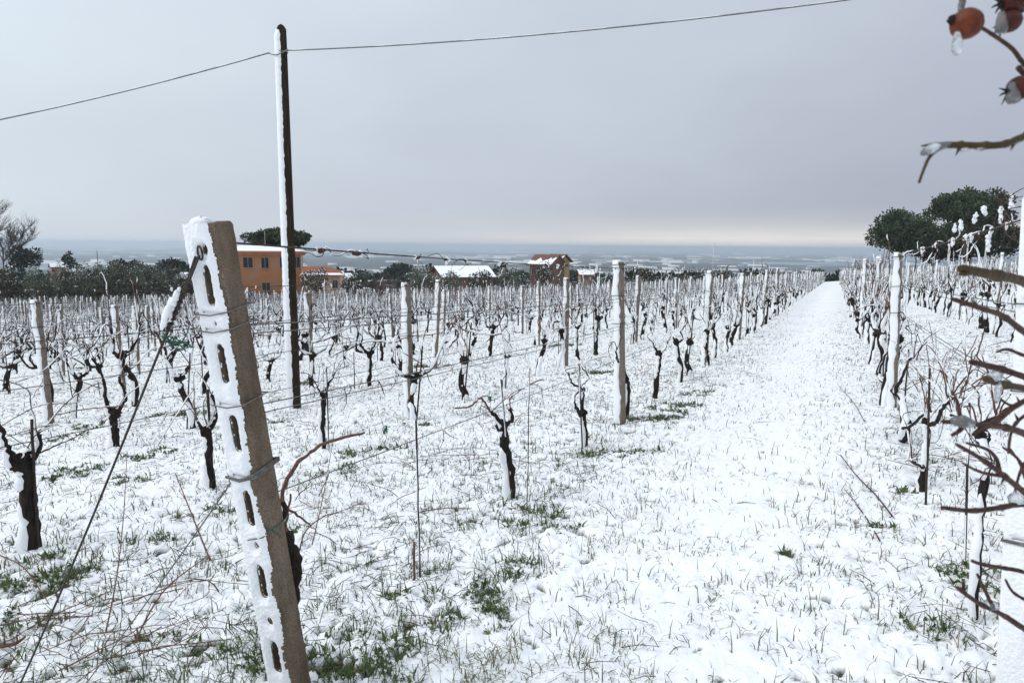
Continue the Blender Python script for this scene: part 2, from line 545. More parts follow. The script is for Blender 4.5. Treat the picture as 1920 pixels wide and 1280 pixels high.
def snowline(mb, pts, rad, rd, n=6, amount=1.0, drop=.18, extra=.0):
    """snow caught on the weather side and the top of a stem"""
    k = len(pts)
    if k < 3: return
    if isinstance(rad, (int, float)): rad = [rad] * k
    run = []
    on = True
    for i in range(k):
        tg = (pts[min(i + 1, k - 1)] - pts[max(i - 1, 0)]).normalized()
        up = Vector((0, 0, 1)) * (1 - abs(tg.z)) * 1.2
        side = WIND * (abs(tg.z) * .9 + .15)
        d = (up + side)
        d -= tg * d.dot(tg)
        if d.length < 1e-4: d = Vector((0, -1, 0))
        d.normalize()
        R = rad[i] * (.62 + .45 * rd.random()) * amount + extra
        if on and rd.random() < drop: on = False
        elif not on and rd.random() < .55: on = True
        if on:
            run.append((pts[i] + d * (rad[i] * .62 + extra * .6), R))
        if (not on or i == k - 1) and run:
            if len(run) >= 2:
                rs = [r_ for _, r_ in run]; rs[0] *= .45; rs[-1] *= .45
                mb.tube([p for p, _ in run], rs, n)
            run = []


ORD = ('first second third fourth fifth sixth seventh eighth ninth tenth eleventh twelfth thirteenth fourteenth fifteenth sixteenth seventeenth '
       'eighteenth nineteenth twentieth').split()
_t = ['twenty', 'thirty', 'forty', 'fifty', 'sixty', 'seventy']
_to = ['twentieth', 'thirtieth', 'fortieth', 'fiftieth', 'sixtieth', 'seventieth']
for ti in range(len(_t)):
    if ti: ORD.append(_to[ti])
    ORD += [_t[ti] + '-' + o for o in ORD[:9]]

# ------------------------------------------------------------------ ground, slope and plain: one sheet
F_AZ = -PSI          # azimuth of the view
a_in = np.linspace(F_AZ - math.radians(41), F_AZ + math.radians(41), 580)
a_out = np.linspace(F_AZ + math.radians(41), F_AZ + 2 * math.pi - math.radians(41), 60)[1:-1]
az = np.concatenate([a_in, a_out])
rr = np.concatenate([[.02, .5, .9], np.geomspace(1.15, 16, 395), np.geomspace(16, 170, 130)[1:], np.geomspace(170, 65000, 90)[1:]])
A, R = np.meshgrid(az, rr)
X, Y = R * np.sin(A), R * np.cos(A)
Z = base_z(X, Y)
near = R < 60
h, bare, cv = np.zeros_like(X), np.zeros_like(X), np.zeros_like(X)
h[near], bare[near], cv[near] = lumps(X[near], Y[near], R[near])
Z = Z + h
rb = rbound(X, Y)
speck = np.clip((R - 4) / 10, 0, 1) * np.where(R < 60, np.clip(cv * 1.9 + .1, 0, 1), .7)
bare = np.maximum(bare, 0)
nr, na = R.shape
idx = np.arange(nr * na).reshape(nr, na)
i0, i1 = idx[:-1, :], np.roll(idx, -1, axis=1)[:-1, :]
i2, i3 = np.roll(idx, -1, axis=1)[1:, :], idx[1:, :]
Fq = np.stack([i0, i3, i2, i1], axis=-1).reshape(-1, 4)


def np_mesh(name, V, Fa, mats, smooth=True, k=4):
    me = bpy.data.meshes.new(name)
    me.vertices.add(len(V)); me.vertices.foreach_set('co', np.ascontiguousarray(V, dtype=np.float32).ravel())
    nf = len(Fa)
    me.loops.add(nf * k); me.loops.foreach_set('vertex_index', np.ascontiguousarray(Fa, dtype=np.int32).ravel())
    me.polygons.add(nf)
    me.polygons.foreach_set('loop_start', np.arange(0, nf * k, k, dtype=np.int32))
    me.polygons.foreach_set('loop_total', np.full(nf, k, dtype=np.int32))
    if smooth: me.polygons.foreach_set('use_smooth', np.ones(nf, dtype=bool))
    for m in mats: me.materials.append(m)
    me.update(calc_edges=True)
    me.validate()
    return me


V = np.stack([X, Y, Z], -1).reshape(-1, 3)
me = np_mesh('ground', V, Fq, [GROUND, FARM])
far_face = ((R - rb) > 6)[:-1, :].reshape(-1)
me.polygons.foreach_set('material_index', far_face.astype(np.int32))
for nm, arr in (('bare', bare), ('speck', speck)):
    at = me.attributes.new(nm, 'FLOAT', 'POINT'); at.data.foreach_set('value', arr.astype(np.float32).ravel())
ground = link('ground', me); ground['kind'] = 'structure'
ground['label'] = 'snow-covered vineyard ground falling away to the plain'


def lump_z(x, y):
    x = np.asarray(x, float); y = np.asarray(y, float)
    return base_z(x, y) + lumps(x, y, np.hypot(x, y))[0]


# ------------------------------------------------------------------ grass blades poking through (uncountable)
def blades(n, rmin, rmax, seed, dens):
    g = np.random.default_rng(seed)
    a = g.uniform(F_AZ - math.radians(40), F_AZ + math.radians(40), n)
    r = rmin * (rmax / rmin) ** g.random(n) if dens == 'log' else np.sqrt(g.uniform(rmin ** 2, rmax ** 2, n))
    return r * np.sin(a), r * np.cos(a), r


gx1, gy1, gr1 = blades(310000, 1.7, 32, 5, 'log')
c = cover(gx1, gy1)
keep = RNG.random(len(gx1)) < np.clip(c * .85, 0, .7) * np.clip(2.6 * (vnoise(gx1 * 7, gy1 * 7, 61) - .3), .15, 1) * np.clip(1.25 - gr1 / 40, .2, 1)
gx1, gy1, gr1, c1_ = gx1[keep], gy1[keep], gr1[keep], c[keep]
kind1 = np.clip(.68 + .25 * RNG.standard_normal(len(gx1)) - .5 * (c1_ > .5), 0, 1)
len1 = .018 + .085 * RNG.random(len(gx1)) ** 2.2 * (1 + .25 * (c1_ > .5))
# dense tussocks
tx, ty, tl, tk = [], [], [], []
for (x0, y0, r0) in TUFTS:
    rc = math.hypot(x0, y0)
    k = int(np.clip(3600 * r0 * r0 * 4 / (1 + rc * .10), 10, 150))
    rad = r0 * np.sqrt(RNG.random(k)) * 1.05; an = RNG.uniform(0, 2 * math.pi, k)
    tx.append(x0 + rad * np.cos(an)); ty.append(y0 + rad * np.sin(an))
    tl.append(RNG.uniform(.02, .06, k)); tk.append(np.clip(RNG.normal(.46, .16, k), 0, 1))
GX = np.concatenate([gx1] + tx); GY = np.concatenate([gy1] + ty)
GLN = np.concatenate([len1] + tl); GK = np.concatenate([kind1] + tk)
n = len(GX)
gz = lump_z(GX, GY) - .012
az_ = RNG.uniform(0, 2 * math.pi, n)
lean = RNG.uniform(.1, 1.25, n); lean2 = lean + RNG.uniform(.1, 1.1, n)
wd = (.0010 + .0010 * RNG.random(n)) * np.where(np.arange(n) >= len(gx1), np.where(RNG.random(n) < .3, 3.4, 1.4), 1.0) * (1 + np.hypot(GX, GY) * .16)
dx, dy = np.cos(az_), np.sin(az_)
sx, sy = -dy * wd, dx * wd
B0 = np.stack([GX, GY, gz], -1)
S = np.stack([sx, sy, np.zeros(n)], -1)
mid = B0 + np.stack([dx * np.sin(lean), dy * np.sin(lean), np.cos(lean)], -1) * (GLN * .6)[:, None]
tip = mid + np.stack([dx * np.sin(lean2), dy * np.sin(lean2), np.cos(lean2)], -1) * (GLN * .55)[:, None]
VV = np.stack([B0 - S, B0 + S, mid + S * .8, mid - S * .8, tip + S * .15, tip - S * .15], 1).reshape(-1, 3)
bi = (np.arange(n) * 6)[:, None]
FF = np.concatenate([bi + np.array([[0, 1, 2, 3]]), bi + np.array([[3, 2, 4, 5]])], 0)
me = np_mesh('grass', VV, FF, [GRASS], smooth=False)
at = me.attributes.new('tone', 'FLOAT', 'POINT'); at.data.foreach_set('value', np.repeat(GK, 6).astype(np.float32))
grass = link('grass', me); grass['kind'] = 'stuff'; grass['label'] = 'green and straw-coloured grass blades poking through the snow'; grass['category'] = 'grass'

# dead stalks, stubble and bits of cane strewn over the snow (uncountable)
def stalks(n_, seed):
    g = np.random.default_rng(seed)
    a = g.uniform(F_AZ - math.radians(40), F_AZ + math.radians(40), n_)
    r_ = 1.8 * (26 / 1.8) ** g.random(n_)
    x, y = r_ * np.sin(a), r_ * np.cos(a)
    wgt = np.clip(.04 + np.where(x < -1.5, .75, 0) + .6 * np.exp(-((x - .9) / .5) ** 2) + np.where(x > 1.4, .5, 0), 0, 1) * np.clip(3 * (vnoise(x * 1.7, y * 1.7, 88) - .3), .1, 1)
    kp = g.random(n_) < wgt
    x, y, r_ = x[kp], y[kp], r_[kp]; n_ = len(x)
    ln = (.03 + .17 * g.random(n_) ** 2.4) * np.clip(.8 + r_ * .03, 0, 1.4)
    th = g.uniform(0, 2 * math.pi, n_); el = np.abs(g.normal(.12, .3, n_))
    wd_ = (.0009 + .0010 * g.random(n_)) * (1 + r_ * .10)
    dx_, dy_ = np.cos(th), np.sin(th)
    z = lump_z(x, y) + .006
    p0 = np.stack([x, y, z], -1)
    d1 = np.stack([dx_ * np.cos(el), dy_ * np.cos(el), np.sin(el)], -1)
    bend = g.normal(0, .35, n_)
    th2 = th + bend
    d2 = np.stack([np.cos(th2) * np.cos(el * .4), np.sin(th2) * np.cos(el * .4), np.sin(el * .4)], -1)
    p1 = p0 + d1 * (ln * .5)[:, None]; p2 = p1 + d2 * (ln * .5)[:, None]
    vv = []
    for p, k in ((p0, 1.0), (p1, .85), (p2, .5)):
        sx_ = np.stack([-dy_ * wd_ * k, dx_ * wd_ * k, 0 * wd_], -1); uz = np.stack([0 * wd_, 0 * wd_, wd_ * k * 1.5], -1)
        vv += [p - sx_, p + sx_, p + uz]
    VV_ = np.stack(vv, 1).reshape(-1, 3)
    b_ = (np.arange(n_) * 9)[:, None]
    fs = []
    for q in (0, 3):
        for (i_, j_) in ((0, 1), (1, 2), (2, 0)):
            fs.append(b_ + np.array([[q + i_, q + j_, q + j_ + 3, q + i_ + 3]]))
    return VV_, np.concatenate(fs, 0)


v, f = stalks(17000, 9)
o = link('dead_stalks', np_mesh('dead_stalks', v, f, [CANE], smooth=False)); o['kind'] = 'stuff'; o['category'] = 'stubble'
o['label'] = 'brown dead stalks and bits of cane strewn over the snow'

# ------------------------------------------------------------------ rows: posts, wires, vines
LEFT0, STEP = -2.03, 2.56
RIGHT0, RSTEP = .62, 2.54
ROWS = []            # (side, number, x, first post y)
rowrd = random.Random(3)
for k in range(1, 41):
    off = {1: 7.12, 2: 6.8, 3: 11.6, 4: 5.73}.get(k, rowrd.uniform(0, 5.2))
    ROWS.append(('left', k, LEFT0 - STEP * (k - 1), off))
for k in range(1, 12):
    off = {1: 8.4}.get(k, rowrd.uniform(0, 5.2))
    ROWS.append(('right', k, RIGHT0 + RSTEP * (k - 1), off))
SP = 5.15
HP = 1.73
WZ = (.74, 1.09, 1.38, 1.70)


def inframe(x, y, margin=30):
    z = zg(x, y)
    p, q = project((x, y, z)), project((x, y, z + 1.4))
    if p[2] < .6: return False
    return -margin < p[0] < 1920 + margin and q[1] < 1300 and math.hypot(x, y) < float(rbound(np.array([x]), np.array([y]))[0]) - 1.5


# --- post meshes: tapered chamfered shaft, ragged snow crust on the weather face
def shaft_mb(w=.088, h=HP, ch=.014):
    mb = MB()
    prof = []
    a, c = w / 2, ch
    prof = [(a, -a + c), (a, a - c), (a - c, a), (-a + c, a), (-a, a - c), (-a, -a + c), (-a + c, -a), (a - c, -a)]
    vs, fs = [], []
    lv = [(-.25, 1.03), (.5, 1.0), (1.2, .97), (h - .012, .93), (h, .84)]
    for z, s_ in lv: vs += [(x * s_, y * s_, z) for x, y in prof]
    for i in range(len(lv) - 1):
        for j in range(8):
            p, q = i * 8 + j, i * 8 + (j + 1) % 8
            fs.append((p, q, q + 8, p + 8))
    fs.append(tuple((len(lv) - 1) * 8 + j for j in range(8)))
    return mb.poly(vs, fs)


def crust_mb(seed, w=.088, h=HP, z0=-.05, nz=34, thick=.014, wrap=.0):
    rd = random.Random(seed)
    mb = MB(); vs, fs = [], []
    a = w / 2
    el = er = 0
    for i in range(nz + 1):
        z = z0 + (h - z0 + .022) * i / nz
        el = el * .6 + rd.uniform(-.012, .012); er = er * .6 + rd.uniform(-.014, .014)
        th = thick * (.75 + .5 * rd.random()) * (1.15 - .35 * z / h)
        if i == 0: th *= .4
        top = i == nz
        lx, rx = -a - .008 + el, a - .016 + er
        yf = -a * .97
        k = .35 if top else 1
        if z > h:      # cap over the top
            pr = [(lx * .7, a * .1), (lx * .8, yf - th * .2), (lx * .4, yf - th * .4), (rx * .3, yf - th * .4), (rx * .6, yf - th * .1), (rx * .6, a * .1)]
        else:
            pr = [(lx, yf + .026), (lx + .004, yf - th * .55), (lx * .5, yf - th), (rx * .4, yf - th * .95), (rx - .004, yf - th * .45), (rx, yf + .004)]
        vs += [(x, y, z) for x, y in pr]
    m = 6
    for i in range(nz):
        for j in range(m - 1):
            p = i * m + j
            fs.append((p, p + 1, p + 1 + m, p + m))
    fs.append(tuple(nz * m + j for j in range(m)))
    # cap tongue on top face
    mb.poly(vs, fs)
    mb.blob((-.014, -.016, h + .002), .036, (1, .95, .5), seed, 9, 5)
    return mb


def clip_mb(z, w=.1):
    a = w / 2 + .004
    return MB().tube([(-a, -a - .02, z), (a, -a - .012, z + .004), (a + .002, a, z), (-a, a, z - .003), (-a, -a - .02, z)], .0035, 5)


SHAFT = shaft_mb().me('post_shaft', CONCG, False)
CRUST = [crust_mb(i).me('snow_crust', SNOW) for i in range(8)]
CLIPS = [clip_mb(z).me('wire_tie', WIRE) for z in WZ[1:]]

posts = []
for side, k, x, off in ROWS:
    y = off - SP * math.ceil(off / SP + 1)
    rr_ = random.Random(k * 77 + (side == 'left'))
    while y < 150:
        if inframe(x, y) and not (k == 1 and y < 5.5) and not (side == 'left' and k == 3 and abs(y - 7.4) < 2):
            posts.append([side, k, x + rr_.uniform(-.04, .04), y + rr_.uniform(-.12, .12), rr_.random()])
        y += SP
posts.sort(key=lambda p: math.hypot(p[2], p[3]))
cnt = {}
SIDEW = {'left': 'left of the path', 'right': 'right of the path'}
FARP = MB(); FARPS = MB()
cnt[('left', 1)] = 1; cnt[('right', 1)] = 1      # the two leaning end posts are the first of their rows
post_xy = {}
for i, (side, k, x, y, q) in enumerate(posts):
    post_xy.setdefault((side, k), []).append((x, y))
    z = zg(x, y)
    rd = random.Random(i * 3 + 1)
    s_ = rd.uniform(.94, 1.05)
    rz = rd.uniform(-.12, .12) + (-.30 if side == 'right' else min(.26, max(-.42, math.atan2(-x, max(y, .1)) - .72)))
    if k == 1 and side == 'left' and y < 8: s_ = 1.02
    if i < 300:
        n_ = cnt.get((side, k), 0); cnt[(side, k)] = n_ + 1
        o = thing('concrete_post', 'snow-faced concrete post, %s from camera, %s row %s' % (ORD[n_], ORD[k - 1], SIDEW[side]),
                  'post', (x, y, z), rz, 'concrete posts of the vineyard rows')
        o.rotation_euler = (rd.uniform(-.035, .035), rd.uniform(-.045, .045), rz)
        if k == 1 and side == 'left' and y < 8: o.rotation_euler = (0.0, -.05, rz); 
        o.scale = (.84, .84, s_) if side == 'right' else (1, 1, s_)
        link('shaft', SHAFT, o)
        link('snow_crust', CRUST[rd.randrange(8)], o)
        if i < 60:
            for cme in CLIPS: link('wire_tie', cme, o)
    else:
        c_, sn = math.cos(rz), math.sin(rz)
        a = .045
        Mx = Matrix.Translation((x, y, z)) @ Matrix.Rotation(rz, 4, 'Z')
        FARP.box((-a, -a, -.1), (a, a, HP * s_), Mx)
        FARPS.box((-a - .012, -a - .03, -.05), (a - .01, -a - .002, HP * s_ + .02), Mx)
if FARP.v:
    o = FARP.obj('far_posts', CONCG, None, False); o['kind'] = 'stuff'; o['label'] = 'concrete posts of the farthest vine rows'; o['category'] = 'posts'
    o2 = FARPS.obj('snow_crust', SNOW, o, False); o2['kind'] = 'stuff'


# --- vines
def vine_parts(seed, lod=0):
    """trunk, arms, canes and the snow on them, in row coordinates (y along the row)"""
    rd = random.Random(seed)
    n1, n2, n3 = ((8, 6, 5), (4, 4, 3), (3, 3, 3))[lod]
    sub = (4, 2, 1)[lod]
    trunk, cane, snow = MB(), MB(), MB()
    canes = []
    hz_ = rd.uniform(.42, .66)
    lx, ly = rd.uniform(-.08, .08), rd.uniform(-.16, .16)
    tp = [(0, 0, -.08), (rd.uniform(-.02, .02), rd.uniform(-.03, .03), .1), (lx * .5 + rd.uniform(-.04, .04), ly * .5 + rd.uniform(-.05, .05), hz_ * .5),
          (lx + rd.uniform(-.02, .02), ly + rd.uniform(-.03, .03), hz_ * .82), (lx, ly, hz_)]
    P = rough(smoothline(tp, sub), .007, rd)
    rb_ = rd.uniform(.026, .040)
    Rd = [r_ * (1 + rd.uniform(-.16, .22)) for r_ in lerpr(rb_, rb_ * .8, len(P))]
    Rd[-1] *= 1.3; Rd[-2] *= 1.25
    trunk.tube(P, Rd, n1)
    snowline(snow, P, [r_ * 1.0 for r_ in Rd], rd, n1, 1.0, .10)
    head = P[-1]
    if lod == 0: trunk.blob(head, rb_ * 1.5, (1, 1.2, .9), seed, 7, 5)
    arms = []
    dirs = rd.choice([(-1, 1), (-1, 1), (1, 1), (-1, -1), (-1, 1, 1), (-1, 1, -1)])
    for s_ in dirs:
        l1 = rd.uniform(.10, .30)
        q1 = head + Vector((rd.uniform(-.05, .05), s_ * l1 * .7, rd.uniform(.0, .07)))
        q2 = q1 + Vector((rd.uniform(-.06, .06), s_ * l1 * rd.uniform(-.1, .7), rd.uniform(.08, .18)))
        q3 = q2 + Vector((rd.uniform(-.05, .05), s_ * rd.uniform(-.06, .1), rd.uniform(.05, .2)))
        Q = rough(smoothline([head, q1, q2, q3], sub), .008, rd)
        Rq = lerpr(rb_ * .68, rb_ * .32, len(Q), rd, .22)
        trunk.tube(Q, Rq, n2)
        snowline(snow, Q, Rq, rd, n2, 1.15, .10)
        arms.append((Q, s_))
        if rd.random() < .6:
            q4 = q2 + Vector((rd.uniform(-.08, .08), -s_ * rd.uniform(.03, .14), rd.uniform(.06, .16)))
            Q4 = smoothline([q1, q2, q4], sub)
            trunk.tube(Q4, lerpr(rb_ * .35, rb_ * .2, len(Q4), rd, .2), n2 - 1)
    def add_cane(pp, r0, r1, amt):
        C = rough(smoothline(pp, sub), .007, rd)
        cane_mb = MB().tube(C, lerpr(r0, r1, len(C)), n3)
        canes.append(cane_mb)
        snowline(snow, C, lerpr(r0, r1, len(C)), rd, n3, amt, .22, extra=.0015)
    for Q, s_ in arms:
        e_ = Q[-1]
        m = rd.choice((2, 3, 3)) if lod == 0 else rd.choice((1, 2))
        for j in range(m):
            if rd.random() < .5:      # bowed down on to the low wire
                yy = e_.y
                add_cane([e_, e_ + Vector((0, s_ * .08, .10)), Vector((rd.uniform(-.03, .03), yy + s_ * .28, .80)), Vector((0, yy + s_ * .5, .745)),
                          Vector((rd.uniform(-.02, .02), yy + s_ * rd.uniform(.6, .85), .72))], .0085, .0045, 1.2)
            else:                      # whip rising towards the upper wires
                hh = rd.uniform(.25, .75)
                a_ = rd.uniform(-.18, .18); b_ = rd.uniform(-.1, .1)
                add_cane([e_, e_ + Vector((b_ * .6, a_ * .5, hh * .4)), e_ + Vector((b_, a_, hh * .8)), e_ + Vector((b_ * 1.6, a_ * 1.7 + rd.uniform(-.08, .08), hh))], .0072, .0036, 1.15)
    for _h in range(rd.choice((2, 2, 3)) if lod == 0 else 2):
        e_ = head
        add_cane([e_, e_ + Vector((rd.uniform(-.1, .1), rd.uniform(-.1, .1), .12)), e_ + Vector((rd.uniform(-.12, .12), rd.uniform(-.2, .2), .32)),
                  e_ + Vector((rd.uniform(-.16, .16), rd.uniform(-.25, .25), rd.uniform(.3, .6)))], .0068, .0034, 1.15)
    return trunk, canes, snow


NVAR = 30
STAKE = MB().tube([(0, 0, -.1), (0, 0, .5), (0, 0, 1)], [.0075, .007, .0065], 6).me('stake', STEEL)
VAR = []
for i in range(NVAR):
    tr, ca, sn = vine_parts(100 + i)
    VAR.append((tr.me('trunk', BARK), [c_.me('cane', (CANE, BARK, CANER)[j % 3]) for j, c_ in enumerate(ca)], sn.me('snow_cover', SNOW)))

vines = []
VS = 1.22
for side, k, x, off in ROWS:
    rr_ = random.Random(k * 131 + (side == 'left') * 5)
    y = off - 40 * VS + .10
    while y < 150:
        yy = y + rr_.uniform(-.16, .16)
        skip = rr_.random() < .02
        if side == 'left' and k == 1 and yy < 9.6: skip = True
        if side == 'left' and k == 2 and yy < 5.9: skip = True
        if side == 'left' and k == 3 and yy < 5.4: skip = True
        if side == 'right' and k == 1 and yy < 7.6: skip = True
        if not skip and inframe(x, yy):
            vines.append((side, k, x + rr_.uniform(-.09, .09), yy))
        y += VS
vines.sort(key=lambda p: math.hypot(p[2], p[3]))
FIRSTV = {('left', 1): 6, ('left', 2): 3, ('left', 3): 1, ('right', 1): 3}
vc = dict(FIRSTV)
NV = 300 - 13
farv = []
for i, (side, k, x, y) in enumerate(vines):
    rd = random.Random(i * 7 + 2)
    s_ = rd.uniform(1.02, 1.38)
    if i < NV:
        n_ = vc.get((side, k), 0); vc[(side, k)] = n_ + 1
        tr, ca, sn = VAR[rd.randrange(NVAR)]
        o = thing('grape_vine', 'gnarled dark vine, %s from camera, %s row %s' % (ORD[n_], ORD[k - 1], SIDEW[side]),
                  'vine', (x, y, zg(x, y)), rd.uniform(-.35, .35), 'pruned vines of the vineyard rows')
        o.scale = (s_ * rd.choice((-1, 1)), s_, s_ * rd.uniform(.9, 1.05))
        link('trunk', tr, o); link('snow_cover', sn, o)
        for cme in ca: link('cane', cme, o)
        if rd.random() < .55:
            q = link('stake', STAKE, o); q.location = (rd.uniform(-.05, .05), rd.uniform(-.08, .08), 0)
            q.scale = (1, 1, rd.uniform(.6, 1.05)); q.rotation_euler = (rd.uniform(-.08, .08), rd.uniform(-.08, .08), 0)
    else:
        farv.append((x, y, zg(x, y), s_, rd.choice((-1, 1)), rd.randrange(10), rd.uniform(-.35, .35)))


def np_join(variants, places):
    """copies of light variants placed through the far rows, joined"""
    Vs, Fs, base = [], [], 0
    for (x, y, z, s_, fl, vi, rz) in places:
        v, f = variants[vi]
        c_, n_ = math.cos(rz), math.sin(rz)
        vx = v[:, 0] * fl * s_; vy = v[:, 1] * s_; vz = v[:, 2] * s_
        Vs.append(np.stack([x + vx * c_ - vy * n_, y + vx * n_ + vy * c_, z + vz], -1)); Fs.append(f + base); base += len(v)
    return np.concatenate(Vs), np.concatenate(Fs)


def quads(mb):
    f = []
    for q in mb.f:
        if len(q) == 4: f.append(q)
        elif len(q) == 3: f.append((q[0], q[1], q[2], q[2]))
    return np.array([tuple(p) for p in mb.v]), np.array([q for q in f if len(set(q)) == 4])


farv.sort(key=lambda p: math.hypot(p[0], p[1]))
FV, FS = [], []
for lod, places in ((1, [p for p in farv if math.hypot(p[0], p[1]) < 48]), (2, [p for p in farv if math.hypot(p[0], p[1]) >= 48])):
    if not places: continue
    lt, ls = [], []
    for i in range(10):
        tr, ca, sn = vine_parts(400 + i, lod)
        for c_ in ca:
            tr.f += [tuple(a + len(tr.v) for a in q) for q in c_.f]; tr.v += c_.v
        tr.tube([(.04, .05, -.1), (.05, .03, .5), (.05, .06, .85 + .04 * i)], .008, 3)
        sn.tube([(.035, .035, .0), (.045, .015, .5), (.045, .045, .85 + .04 * i)], .009, 3)
        lt.append(quads(tr)); ls.append(quads(sn))
    FV.append(np_join(lt, places)); FS.append(np_join(ls, places))


def stack(parts):
    out_v, out_f, n_ = [], [], 0
    for v, f in parts:
        out_v.append(v); out_f.append(f + n_); n_ += len(v)
    return np.concatenate(out_v), np.concatenate(out_f)


if FV:
    v, f = stack(FV)
    o = link('far_vines', np_mesh('far_vines', v, f, [BARK])); o['kind'] = 'stuff'
    o['label'] = 'mass of dark pruned vines in the farthest rows'; o['category'] = 'vines'
    v, f = stack(FS)
    o2 = link('snow_cover', np_mesh('far_vine_snow', v, f, [SNOW]), o); o2['kind'] = 'stuff'

# --- hand-shaped vines close to the camera, traced stem by stem
vtag = {}


def hero_vine(base, X, trunk_px, arms, canes, label, r0=.036, seed=0, jit=.05, red=(), snow_amt=1.0, extra=0):
    rd = random.Random(seed)
    g = gp(*base)
    o = thing('grape_vine', label, 'vine', (X, g.y, zg(X, g.y)), 0, 'pruned vines of the vineyard rows')
    org = Vector((X, g.y, zg(X, g.y)))
    snow = MB()

    def P(px, py, first=False):
        p = px_x(px, py, X) - org
        if not first: p.x += rd.uniform(-jit, jit) * .5
        return p
    tr = MB()
    pts = [P(*q, first=(i == 0)) for i, q in enumerate(trunk_px)]
    pts[0].z = -.08; pts.insert(1, pts[0] * .2 + pts[1] * .8) if False else None
    L_ = rough(smoothline(pts, 5), .007, rd)
    Rr = [r_ * (1 + rd.uniform(-.16, .2)) for r_ in lerpr(r0, r0 * .8, len(L_))]
    Rr[-1] *= 1.25
    tr.tube(L_, Rr, 9)
    tr.blob(L_[-1], r0 * 1.25, (1, 1.1, 1), seed, 8, 6)
    snowline(snow, L_, Rr, rd, 8, snow_amt, .07)
    for a_px, ra, rb2 in arms:
        Q = rough(smoothline([P(*q) for q in a_px], 4), .008, rd)
        Rq = [max(.004, r_ * (1 + rd.uniform(-.2, .25))) for r_ in lerpr(ra, rb2, len(Q))]
        tr.tube(Q, Rq, 7)
        snowline(snow, Q, Rq, rd, 6, 1.1 * snow_amt, .12)
    tr.obj('trunk', BARK, o)
    for j, (c_px, ra) in enumerate(canes):
        Q = rough(smoothline([P(*q) for q in c_px], 5), .003, rd)
        Rq = lerpr(ra, ra * .55, len(Q), rd, .08)
        MB().tube(Q, Rq, 6).obj('cane', CANER if j in red else CANE, o)
        snowline(snow, Q, Rq, rd, 5, .9 * snow_amt, .5 if j in red else .3, extra=.001)
    tips = [P(*a_px[-1]) for a_px, _, _ in arms] + [L_[-1]]
    for j in range(extra):
        q = tips[j % len(tips)]
        d = Vector((rd.uniform(-.12, .3), rd.uniform(-.35, .45), rd.uniform(.05, .4)))
        d2 = d + Vector((rd.uniform(-.1, .2), rd.uniform(-.3, .3), rd.uniform(-.4, .25)))
        Q = rough(smoothline([q, q + d * .5 + Vector((0, 0, .05)), q + d, q + d2], 5), .004, rd)
        ra = rd.uniform(.0028, .0048)
        MB().tube(Q, lerpr(ra, ra * .5, len(Q)), 5).obj('cane', (CANER, CANE)[j % 2], o)
        snowline(snow, Q, ra, rd, 5, 1.1, .35, extra=.001)
    if snow.v: snow.obj('snow_cover', SNOW, o)
    return o


R1, R2, R3, Q1 = LEFT0, LEFT0 - STEP, LEFT0 - 2 * STEP, RIGHT0
hero_vine((560, 1262), -1.9, [(560, 1262), (552, 1180), (545, 1110), (548, 1050), (535, 1015)], [([(535, 1015), (528, 985), (532, 940)], .018, .012)],
          [([(532, 945), (528, 920), (545, 880), (580, 848), (620, 828), (682, 811)], .0105), ([(532, 1000), (540, 965), (548, 925)], .007), ([(530, 950), (555, 965), (585, 985)], .006)],
          'knotted vine behind the leaning concrete post with one red cane arching right', .034, 1, .02, red=(0, 1, 2), snow_amt=.8)
hero_vine((957, 934), R1, [(957, 934), (952, 880), (943, 835), (944, 800)],
          [([(944, 805), (935, 790), (922, 770)], .018, .010), ([(944, 805), (958, 792), (966, 783), (957, 768)], .018, .010)],
          [([(922, 772), (912, 755), (897, 746), (880, 762), (850, 764)], .008), ([(958, 770), (958, 750), (968, 735), (990, 720), (1020, 711)], .0065), ([(925, 775), (915, 765), (905, 760)], .004),
           ([(900, 748), (915, 742), (925, 750), (935, 746)], .004)],
          'young vine with tall snow strip beside a short rod, arms spread along the lowest wire', .036, 2, .03, red=(0, 1), extra=2)
hero_vine((1100, 838), R1, [(1100, 838), (1097, 800), (1092, 775)],
          [([(1092, 780), (1080, 768), (1074, 755), (1080, 740), (1090, 730)], .017, .012), ([(1092, 775), (1091, 740), (1091, 728)], .018, .016),
           ([(1090, 730), (1080, 722), (1072, 712), (1066, 700)], .011, .006), ([(1090, 730), (1098, 718), (1101, 705), (1096, 690)], .011, .006)],
          [([(1066, 702), (1063, 695), (1070, 690), (1085, 690)], .004), ([(1096, 692), (1100, 680), (1120, 672), (1145, 668)], .0045), ([(1085, 722), (1083, 706)], .004)],
          'small twisted vine with looping double trunk, beside the thin rod before the second post', .032, 3, .04)
hero_vine((1172, 797), R1, [(1172, 797), (1178, 740), (1176, 712)], [([(1176, 715), (1166, 690), (1158, 670), (1154, 650)], .016, .009), ([(1176, 712), (1172, 690), (1170, 670)], .013, .008)],
          [([(1154, 652), (1150, 640), (1143, 655), (1146, 672)], .005), ([(1155, 655), (1163, 630), (1160, 600)], .005)],
          'dark vine pressed against the second post of the first row left of the path', .034, 4, .03)
hero_vine((1228, 750), R1, [(1228, 750), (1231, 710), (1233, 685), (1235, 663)], [([(1235, 665), (1225, 650), (1222, 638)], .015, .009), ([(1235, 665), (1245, 655), (1252, 642)], .015, .008)],
          [([(1222, 640), (1215, 630), (1225, 622)], .005), ([(1252, 642), (1258, 630), (1254, 615)], .005)],
          'black-headed vine just beyond the second post of the first row left of the path', .036, 5, .03)
